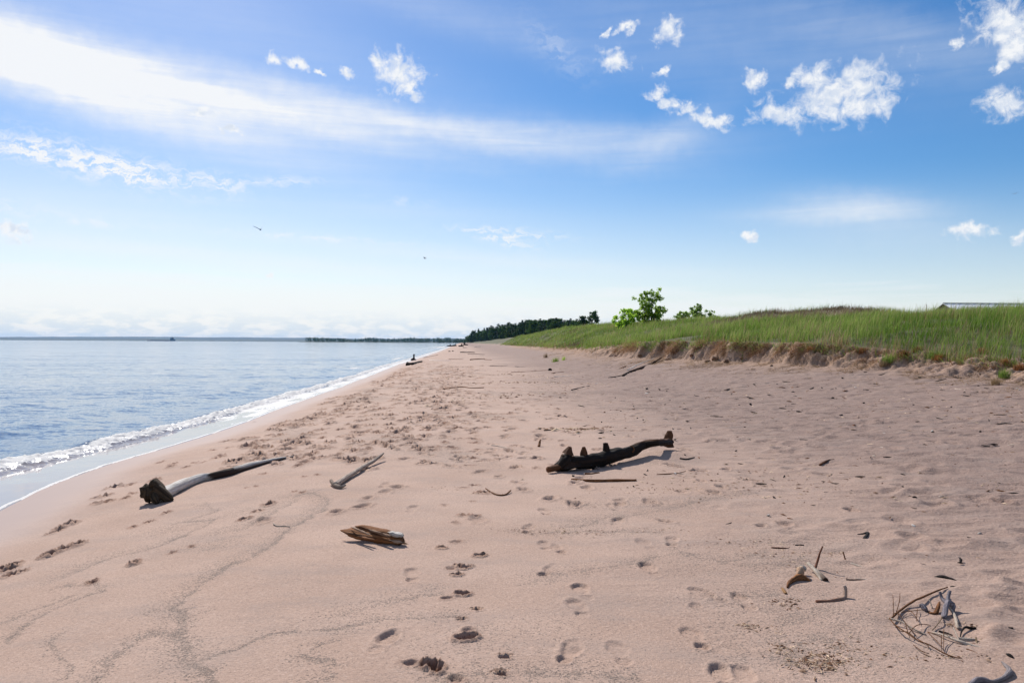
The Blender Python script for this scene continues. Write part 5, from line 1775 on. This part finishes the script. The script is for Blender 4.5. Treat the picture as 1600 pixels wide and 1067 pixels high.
for k, L in enumerate([
        [(60, 460, 0.02), (120, 550, 0.03), (250, 640, 0.03), (350, 690, 0.02), (450, 725, 0.02), (590, 785, 0.01), (700, 820, 0.005), (790, 838, 0.004)],
        [(440, 600, 0.02), (520, 700, 0.03), (585, 750, 0.02)], [(580, 650, 0.03), (583, 770, 0.01)], [(605, 610, 0.04), (600, 770, 0.01)],
        [(450, 600, 0.02), (580, 650, 0.02)], [(240, 370, 0.02), (300, 450, 0.04), (350, 500, 0.02)], [(340, 370, 0.02), (330, 490, 0.02)],
        [(220, 550, 0.04), (240, 610, 0.03), (265, 640, 0.01)], [(110, 430, 0.03), (150, 470, 0.05), (230, 540, 0.03), (330, 640, 0.02)],
        [(90, 500, 0.02), (170, 590, 0.02), (240, 600, 0.02), (330, 650, 0.01)], [(130, 400, 0.02), (160, 360, 0.06), (165, 330, 0.09)],
        [(100, 430, 0.02), (98, 370, 0.05), (95, 330, 0.08)], [(180, 400, 0.02), (330, 400, 0.03), (430, 370, 0.02)], [(300, 710, 0.01), (380, 770, 0.01), (460, 790, 0.005)],
        [(340, 650, 0.01), (440, 715, 0.012), (450, 740, 0.01)], [(140, 400, 0.01), (150, 440, 0.03), (145, 470, 0.02)], [(260, 610, 0.02), (320, 560, 0.03), (400, 520, 0.02), (470, 515, 0.01)]]):
    P = [ground(1380 + 0.15647 * a, 900 + 0.15647 * b, h + 0.004) - gp for a, b, h in L]
    MB().tube(P, [0.0034 if k == 0 else 0.0022] * (len(P) - 1) + [0.0015], 5, 4, 0.15).build('twig', WOOD['brown'], t)

# -- the smooth bent root in the bottom right corner
stick('driftwood_root', 'smooth grey S shaped root in the bottom right corner', 'driftwood', [(1505, 1082), (1517, 1071), (1526, 1065), (1537, 1064), (1550, 1066), (1565, 1062), (1576, 1054), (1576, 1047), (1571, 1041), (1565, 1034)],
      [0.010, 0.013, 0.014, 0.013, 0.009, 0.010, 0.014, 0.012, 0.009, 0.004], 'slate', seg=10, sub=8, rough=0.08, tone=(0, 0.4))
stick('twig', 'dark seed like twig above the S shaped root', 'twig', [(1572, 1023), (1578, 1026), (1583, 1029)], [0.006, 0.011, 0.006], 'dark')

# -- poles under the bank and the far beach
stick('driftwood_pole', 'long dark driftwood pole slanting up toward the bank', 'driftwood', [(973, 588), (985, 582), (1002, 576), (1018, 569), (1033, 563, 0.12)], [0.05, 0.06, 0.06, 0.05, 0.03], 'dark', tone=(0.2, 0.4))
stick('driftwood_pole', 'pale thin pole lying on top of the long dark pole', 'driftwood', [(980, 583, 0.12), (1003, 572, 0.15), (1022, 565, 0.14)], 0.025, 'grey')
stick('driftwood_pole', 'dark low branch running down left from the long dark pole', 'driftwood', [(951, 591), (963, 589), (977, 586)], 0.03, 'dark')
stick('driftwood_pole', 'thin brown pole left of and above the long dark pole', 'driftwood', [(967, 577), (978, 572), (989, 566)], 0.022, 'brown')
rr = [0.13, 0.115, 0.10, 0.085]
P = path([(637, 571), (644, 570), (651, 568), (659, 566)], rr)
o0 = P[0].copy()
t = empty('driftwood_log', o0, 'short thick dark log near the water line far up the beach', 'driftwood')
MB().tube([q_ - o0 for q_ in P], rr, 12, 5, 0.15).build('trunk', WOOD['dark'], t)
MB().tube([P[0] - o0 + Vector((0.05, -0.02, 0)), P[0] - o0 + Vector((-0.10, -0.02, 0.05))], [0.15, 0.16], 10, 3, 0.25).build('root_mass', WOOD['dark'], t)
gp = ground(646, 563)
mb = MB()
mb.tube([(-0.25, 0, 0.05), (0, 0, 0.1), (0.3, 0, 0.04)], [0.09, 0.14, 0.06], 10, 4, 0.2)
mb.tube([(0.02, 0, 0.1), (0.05, 0, 0.32), (0.03, 0, 0.52)], [0.12, 0.08, 0.07], 10, 4, 0.2)
mb.lump((0.05, 0, 0.55), 0.10, (1, 1, 1), 0.25)
o = mb.build('driftwood_stump', WOOD['dark'])
o.location = gp
tag(o, 'dark upright stump behind the short thick log at the water line', 'driftwood')
for L, r, mt, lb in [
        ([(692, 609), (704, 607), (721, 605), (737, 606.5), (756, 606)], 0.03, 'brown', 'long wavy brown stick across the middle of the far beach'),
        ([(719, 551), (730, 551), (742, 551)], 0.12, 'dark', 'thick dark log farthest up the middle of the beach'),
        ([(731, 553.5), (745, 553.5), (757, 554)], 0.05, 'dark', 'thin dark log just below the farthest thick log'),
        ([(735, 562.5), (746, 561.5), (757, 561)], 0.075, 'brown', 'brown log lying level below the farthest thick log'),
        ([(757, 562), (768, 562.5)], 0.04, 'brown', 'short thin stick right of the level brown log'),
        ([(671, 563), (686, 563.5), (704, 563.5)], 0.04, 'grey', 'long thin grey stick left of the level brown log'),
        ([(701, 561.5), (713, 561.5), (724, 561.5)], 0.035, 'brown', 'thin brown stick left of the level brown log'),
        ([(662, 559), (672, 557), (684, 554.5)], 0.04, 'dark', 'thin dark drift line stick at the top of the wet sand'),
        ([(701, 549.5), (704, 549.3)], 0.14, 'dark', 'small dark lump left of the farthest thick log'),
        ([(706.5, 548.9), (709, 548.8)], 0.12, 'dark', 'second small dark lump just left of the farthest thick log'),
        ([(724, 543.6), (729, 543.4)], 0.2, 'pale', 'white bleached lump beyond the farthest thick log'),
        ([(742, 542.3), (748, 541.8), (753, 541.4)], 0.15, 'pale', 'pale bleached log beyond the farthest thick log at right'),
        ([(799, 582), (830, 580.5), (858, 578.5)], 0.022, 'brown', 'long straight stick with a knob pointing to the lime green tuft'),
        ([(765, 572), (778, 572), (793, 571.5)], 0.025, 'dark', 'thin dark stick above the long straight stick'),
        ([(805, 573), (814, 573.5), (822, 573)], 0.03, 'dark', 'short dark stick right of the thin dark stick'),
        ([(862, 584), (871, 582), (881, 581)], 0.03, 'brown', 'brown stick among litter right of the long straight stick'),
        ([(865, 589), (877, 588.5), (892, 587.5)], 0.025, 'grey', 'grey stick below the brown stick among the litter'),
        ([(893, 610), (904, 607), (921, 603.5)], 0.03, 'dark', 'dark stick at the left end of the litter line'),
        ([(930, 600), (938, 599), (947, 600)], 0.02, 'grey', 'short grey stick at the right end of the litter line'),
        ([(988, 640), (1000, 638), (1013, 638)], 0.012, 'brown', 'brown twig on the dry sand above the big driftwood'),
        ([(986, 648), (995, 648.5), (1003, 652)], 0.010, 'pale', 'pale crossed twig below the brown twig on the dry sand'),
        ([(850, 673), (862, 672), (872, 671)], 0.014, 'dark', 'dark thin stick left of and behind the big driftwood')]:
    stick('driftwood_stick', lb, 'stick', L, r * 0.78, mt, None, 7)
mb = MB().lump((0, 0, 0.04), 0.10, (1, 1, 0.8), 0.3)
o = mb.build('driftwood_lump', WOOD['dark'])
o.location = ground(859.5, 579)
tag(o, 'dark knob at the right end of the long straight stick', 'driftwood')
# upright driftwood at the far point of the beach
for k, (px, py, h, lean, lb) in enumerate([(703, 541.5, 0.8, 0.3, 'leftmost upright stump of the far driftwood by the breakers'), (709.5, 541, 0.7, 0.7, 'leaning stump of the far driftwood right of the leftmost one'),
                                           (720.5, 541.5, 1.0, 0.3, 'tallest upright stump of the far driftwood'), (727, 539.5, 0.8, -0.6, 'left leaning stump of the far driftwood right of the tallest one')]):
    g = ground(px, py)
    s_ = g.y / 260.0
    mb = MB().tube([(0, 0, -0.1), (lean * 0.4 * s_, 0, h * 0.5 * s_), (lean * s_, 0, h * s_)], [0.28 * s_, 0.2 * s_, 0.1 * s_], 8, 4, 0.25)
    mb.tube([(-0.9 * s_, 0, 0.15 * s_), (0, 0, 0.25 * s_), (0.9 * s_, 0.1, 0.1 * s_)], [0.12 * s_, 0.22 * s_, 0.1 * s_], 8, 4, 0.25)
    o = mb.build('driftwood_stump', WOOD['dark'])
    o.location = g
    tag(o, lb, 'driftwood')


# ------------------------------------------------------------------ chips and litter
def chip_mesh(mat, L, r, flat):
    return MB().tube([(-L / 2, 0, r * 0.4), (0, L * 0.06, r * 0.6), (L / 2, 0, r * 0.4)], [r * 0.5, r, r * 0.45], 7, 3, 0.25, flat).build('wood_chip', WOOD[mat], None, True, None, False)


CH = {'dark': [chip_mesh('dark', 0.06, 0.011, 0.7), chip_mesh('dark', 0.035, 0.012, 0.8), chip_mesh('dark', 0.10, 0.009, 0.8), chip_mesh('brown', 0.07, 0.010, 0.6), chip_mesh('dark', 0.14, 0.007, 0.9)],
      'pale': [chip_mesh('pale', 0.05, 0.009, 0.5), chip_mesh('pale', 0.09, 0.006, 0.7), chip_mesh('grey', 0.04, 0.013, 0.6)]}
cr = random.Random(33)


def chip(kind, p, s_=1.0):
    me = cr.choice(CH[kind])
    o = bpy.data.objects.new('wood_chip', me)
    COL.objects.link(o)
    o.location = p + Vector((0, 0, 0.002))
    o.rotation_euler = (cr.uniform(-0.25, 0.25), cr.uniform(-0.3, 0.3), cr.uniform(0, 6.28))
    o.scale = (s_,) * 3
    if kind == 'dark':
        tag(o, 'small dark chip of driftwood lying loose on the dry sand', 'wood chip', 'dark wood chips on the dry sand')
    else:
        tag(o, 'small pale chip of driftwood lying loose on the dry sand', 'wood chip', 'pale wood chips on the dry sand')


for (px, py, s_) in [(1300, 756, 1.5), (1236, 812, 1.2), (1397, 838, 1.4), (1388, 715, 1.5), (1292, 770, 1.3), (1225, 745, 1.4), (1360, 715, 1.0), (1382, 690, 1.2), (1427, 633, 1.6), (1420, 636, 1.4), (1475, 626, 1.5),
                     (1572, 690, 1.5), (1580, 700, 1.2), (1540, 697, 1.4), (1505, 762, 1.3), (1586, 772, 1.6), (1565, 768, 1.3), (1520, 842, 1.2), (1160, 726, 1.2), (1150, 705, 1.2), (1238, 699, 1.1), (1155, 633, 1.6), (1116, 650, 1.6),
                     (1135, 660, 1.2), (1300, 674, 1.0), (1403, 650, 1.1), (1425, 655, 1.3), (1334, 672, 1.2), (1210, 778, 1.3), (1265, 790, 1.0), (1330, 768, 1.1), (1500, 876, 1.3), (1488, 919, 1.2), (1575, 985, 1.3), (1500, 880, 1.0),
                     (1090, 710, 1.3), (1092, 716, 1.2), (1070, 711, 1.1), (1010, 743, 1.3), (896, 744, 1.6), (990, 760, 1.0), (940, 660, 1.5), (905, 682, 1.2), (960, 680, 1.5), (938, 685, 1.3), (1090, 655, 1.4), (1120, 690, 1.2)]:
    chip('dark', ground(px, py), s_ * 0.8)
for (px, py, s_) in [(1469, 777, 1.5), (1427, 823, 1.3), (1416, 822, 1.0), (1456, 674, 1.4), (1365, 713, 1.3), (1193, 630, 1.6), (1548, 606, 1.8), (1590, 608, 2.2), (1200, 806, 1.1), (1422, 775, 1.0), (1495, 677, 1.3), (1248, 584, 2.0),
                     (1330, 560, 2.4), (1514, 586, 2.0), (1440, 612, 1.5), (1560, 912, 1.0), (1530, 835, 1.2), (1055, 740, 1.0), (1066, 741, 1.0), (1040, 655, 1.4), (903, 678, 1.5)]:
    chip('pale', ground(px, py), s_)
n = 0
while n < 205:
    y = 5.5 * (26 / 5.5) ** (cr.random() ** 0.8)
    u = cr.uniform(1.8, float(edge(y)) - 0.4)
    if cr.random() > 0.2 + 0.8 * float(sst(2.5, 6, u)):
        continue
    x = u - K * y
    if abs(x / y) > 0.72:
        continue
    chip('pale' if cr.random() < 0.14 else 'dark', Vector((x, y, float(zbase(x, y)))), cr.uniform(0.5, 1.3) * (0.3 + y / 12))
    n += 1


def litter():
    """crumbs of bark, straw and wood lying in drifts"""
    P, S, Tn = [], [], []
    def drift(px, py, sx, sy, n, s0=0.004, s1=0.012):
        g = ground(px, py)
        for _ in range(n):
            x, y = g.x + RNG.normal(0, sx), g.y + RNG.normal(0, sy)
            P.append((x, y))
            S.append(RNG.uniform(s0, s1))
            Tn.append(RNG.random())
    for (px, py, sx, sy, n, *sz) in [(1275, 1040, 0.09, 0.05, 170), (1290, 1030, 0.10, 0.06, 120), (1225, 1015, 0.05, 0.05, 60), (1230, 945, 0.07, 0.06, 60), (1250, 985, 0.14, 0.07, 60), (1310, 1008, 0.08, 0.05, 60), (1260, 895, 0.14, 0.08, 80),
                                (1170, 978, 0.03, 0.02, 30), (1500, 975, 0.06, 0.05, 50), (1530, 1005, 0.10, 0.05, 30), (1480, 1025, 0.16, 0.04, 70), (1240, 870, 0.2, 0.12, 90), (1320, 865, 0.15, 0.1, 60), (1400, 870, 0.2, 0.08, 40),
                                (755, 771, 0.06, 0.03, 60), (1180, 850, 0.35, 0.12, 90), (1080, 770, 0.5, 0.15, 90), (1020, 765, 0.3, 0.1, 50), (960, 830, 0.4, 0.05, 60), (870, 832, 0.25, 0.08, 70),
                                (940, 603, 1.2, 0.7, 160), (915, 607, 1.2, 0.4, 100), (900, 590, 1.6, 0.8, 120), (870, 585, 1.4, 0.5, 80), (960, 592, 0.8, 0.5, 60), (840, 579, 1.5, 0.3, 60), (700, 763, 0.15, 0.08, 20),
                                (1000, 640, 0.3, 0.4, 40), (980, 650, 0.25, 0.3, 30), (1250, 760, 1.0, 0.5, 260, 0.011, 0.024), (1450, 740, 1.6, 1.2, 320, 0.010, 0.026), (1300, 660, 2.4, 2.0, 380, 0.010, 0.024), (1500, 640, 1.8, 1.6, 340, 0.010, 0.026), (1180, 620, 2.8, 2.6, 380, 0.010, 0.022), (1350, 610, 3.0, 1.8, 320, 0.010, 0.022), (1000, 610, 2.2, 2.0, 220)]:
        far = 1 + max(0, ground(px, py).y - 8) / 14
        a_, b_ = sz or (0.005, 0.014)
        drift(px, py, sx, sy, n, a_ * far, b_ * far)
    g = ground(905, 612)
    # thin wrack lines running along the far beach
    for (L, n, wd) in [([(690, 591), (740, 588), (800, 584), (870, 592), (930, 604)], 180, 0.5), ([(640, 640), (720, 625), (800, 618), (900, 612)], 90, 0.5), ([(720, 600), (800, 597), (880, 598)], 120, 0.5), ([(840, 670), (900, 672), (960, 668)], 70, 0.2), ([(690, 575), (730, 573), (780, 571)], 70, 0.6)]:
        G = [ground(a, b) for a, b in L]
        for _ in range(n):
            i = RNG.integers(0, len(G) - 1)
            q_ = G[i].lerp(G[i + 1], RNG.random())
            P.append((q_.x + RNG.normal(0, wd * 0.4), q_.y + RNG.normal(0, wd)))
            S.append(RNG.uniform(0.02, 0.07))
            Tn.append(RNG.random())
    P, S, Tn = np.array(P), np.array(S), np.array(Tn)
    n = len(P)
    a = RNG.uniform(0, 6.28, n)
    ln = S * RNG.uniform(1.0, 4.0, n)
    wd = S * RNG.uniform(0.35, 0.7, n)
    z = zbase(P[:, 0], P[:, 1]) + 0.001
    ca, sa = np.cos(a), np.sin(a)
    tl = RNG.normal(0, 0.25, n)
    V = []
    for (l, w, h) in ((-1, 0, 0), (0, -1, 0.0), (1, 0, 0), (0, 1, 0.0), (0, 0, 1)):
        V.append(np.stack([P[:, 0] + ca * ln * l / 2 - sa * wd * w / 2, P[:, 1] + sa * ln * l / 2 + ca * wd * w / 2, z + wd * 0.8 * h + tl * ln * l / 2 * 0.3 + 0.002], -1))
    V = np.stack(V, 1).reshape(-1, 3)
    b = (np.arange(n) * 5)[:, None]
    f = np.concatenate([b + np.array(q_) for q_ in ((0, 1, 4), (1, 2, 4), (2, 3, 4), (3, 0, 4))])
    o = mesh_np('wood_litter', V, [f], M_LITTER, None, False, {'shade': ('FLOAT', np.repeat(Tn ** 2.2, 5))})
    tag(o, kind='stuff')


M_LITTER = leaf_material('litter_crumbs', (0.11, 0.05, 0.026), (0.62, 0.46, 0.32), 0.02, 0.9)
litter()
